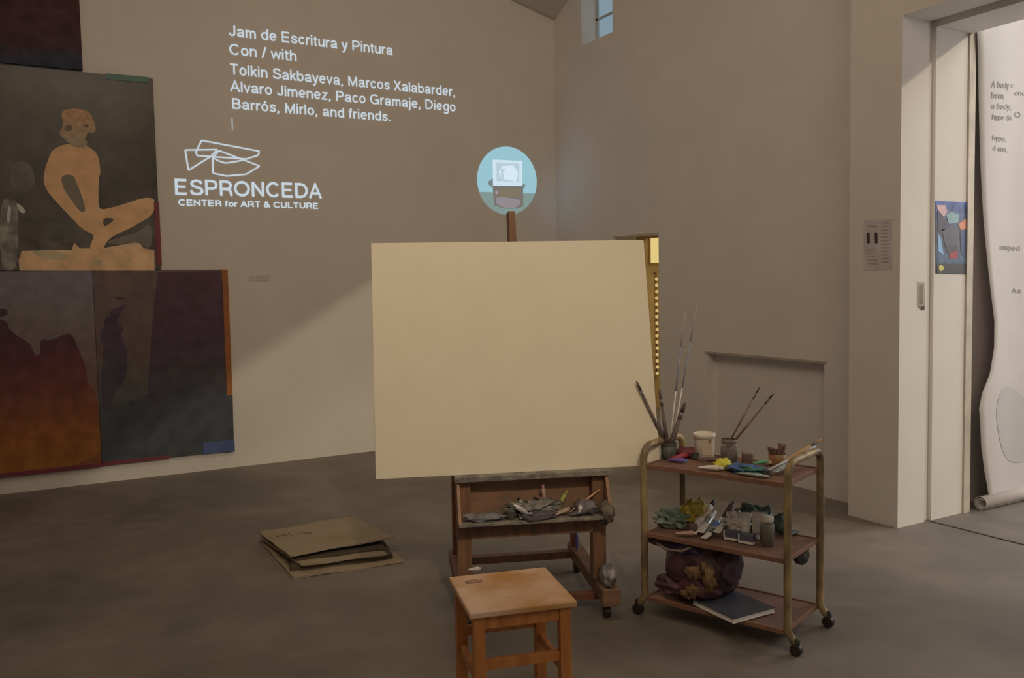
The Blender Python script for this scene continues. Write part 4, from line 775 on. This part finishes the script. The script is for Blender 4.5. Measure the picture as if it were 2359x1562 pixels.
lump('dark_green_cloth', 'dark green cloth bunch right of the front right trolley post', 'cloth', mid(1826, 1215)+Z3*.045, (.04, .035, .05), c_dg, 53, .4, 2.8, 3, rz=TA, fine=.08)
mt('small dark green tube behind the front right post on middle shelf', 1812, 1238, .012, 1840, 1225, .012, .08, .012, c_dg, c_bk)
# ---- bottom shelf : bag, rags, book
def bag():
    t = empty('rag_bag', T_(-.135, -.02, .095), TA, 'big crumpled maroon plastic bag sagging on the bottom shelf, filled with rags', 'bag')
    bm = B(); r = bmesh.ops.create_icosphere(bm, subdivisions=6, radius=1)
    for v in r['verts']:
        d = v.co.normalized(); ang = math.atan2(d.y, d.x); fold = math.sin(ang*9+3*noise.noise(d*1.6+Vector((2, 5, 1))))*.02*(1-d.z*d.z*.6)
        k = 1+.16*noise.noise(d*1.5+Vector((4.4, 2.2, 9)))+fold+.022*(1-abs(noise.noise(d*3.2+Vector((1, 8, 3))))*4)
        x, y, z = d.x*.185*k, d.y*.158*k, d.z*.17*k
        if z < -.08: x *= 1.0; z = max(z, -.155)
        v.co = Vector((x, y, min(z, .145)+.157))
    obj('bag_skin', bm, mat('maroon_plastic', ob(54, 31, 29, .8), .45, c2=ob(40, 29, 25, .8), scale=5, lo=.42, hi=.58, bump=.4, bscale=20), t, True)
    bm = B(); tube(bm, [(-.20, -.10, .292), (-.17, -.15, .268), (-.09, -.185, .255), (-.01, -.185, .262), (.03, -.16, .285)], [.005, .006, .006, .006, .005], 8); obj('handle', bm, mat('bag_handle', ob(72, 54, 42, 1.1), .5), t, True)
    def flap(c, s_, amp, fr, sd, m, lab):
        bm = B(); blob(bm, c, s_, amp*.6, fr*.8, sd, 4, fine=.02); obj('folded_flap', bm, m, t, True, label=lab)
    flap((-.165, -.10, .270), (.085, .06, .030), .25, 2, 3, mat('bag_dark', ob(38, 26, 24, 1.1), .5, var=.2), 'dark flap at top left')
    flap((.155, -.05, .19), (.06, .07, .085), .3, 2.2, 6, mat('bag_mauve', ob(58, 40, 43, .8), .5, c2=ob(50, 34, 36, .8), scale=10), 'mauve flap on the right')
    flap((-.03, -.10, .262), (.10, .06, .035), .25, 2.4, 8, mat('bag_violet', ob(38, 28, 40, 1.0), .5, var=.2), 'violet fold at the top')
    flap((.03, -.105, .085), (.11, .065, .06), .3, 2.2, 12, mat('bag_crimson', ob(70, 34, 36, .85), .5, c2=ob(56, 30, 31, .85), scale=7, bump=.3, bscale=20), 'crimson fold low at the front')
    flap((-.10, -.10, .06), (.085, .06, .05), .35, 2.8, 15, mat('bag_rose', ob(66, 40, 39, .8), .5, c2=ob(52, 34, 33, .8), scale=9), 'dull rose fold at the bottom left')
bag()
och = mat('ochre_rag', ob(92, 66, 38, .85), .8, c2=ob(66, 46, 27, .8), scale=20)
for k, (u, v, z, s, lab) in enumerate(((-.10, -.175, .255, (.04, .025, .032), 'ochre rag at top centre of maroon bag mouth'), (-.02, -.178, .235, (.026, .022, .055), 'ochre rag strip at right side in the bag mouth'), (-.10, -.180, .175, (.036, .022, .03), 'ochre rag crumpled low in the bag mouth'), (-.045, -.180, .285, (.014, .014, .028), 'pale twist of cloth at the top of bag mouth'), (-.13, -.185, .150, (.03, .016, .018), 'yellowish rag end at lowest point of bag mouth'))):
    lump('ochre_rag', lab, 'rag', T_(u, v, z), s, och, 60+k, .5, 3, 3, 'ochre rags in the maroon bag', TA, .05, flatb=1)
b1, b2, b3 = on_z(1648, 1408, .12), on_z(1690, 1428, .12), on_z(1785, 1402, .12)
bx_ = (b3-b2); bx_.z = 0; L_ = bx_.length; bx_.normalize(); by_ = Vector((-bx_.y, bx_.x, 0)); D_ = .27
org = Vector((b2.x, b2.y, .1015)); book = empty('book', org, math.atan2(bx_.y, bx_.x), 'dark blue covered book with pale pages lying on the bottom shelf', 'book')
bm = B(); box(bm, (.003, .003, .003), (L_-.003, D_-.003, .021)); obj('page_block', bm, mat('pages', ob(150, 124, 92, 1.5), .8, var=.05), book)
for z in (0, .021):
    bm = B(); box(bm, (0, 0, z), (L_, D_, z+.003)); obj('cover', bm, mat('cover_blue', ob(42, 39, 40, .85), .5, var=.1) if z else mat('cover_back', ob(150, 124, 92, 1.4), .6), book)
# black pouch hanging under the right end of the middle shelf
t = empty('black_pouch', T_(.30, .10, .385), TA, 'black leather pouch hanging beneath right end of middle shelf', 'pouch')
bm = B(); blob(bm, (0, 0, -.045), (.03, .055, .04), .12, 2, 5, 3); obj('pouch_body', bm, mat('black_leather', ob(26, 20, 18, 1.0), .4, var=.2), t, True)
bm = B(); tube(bm, [(.02, -.02, -.02), (.03, -.02, .0), (.03, .02, .0), (.02, .02, -.02)], .004, 6); obj('strap', bm, MC['black_leather'], t, True)
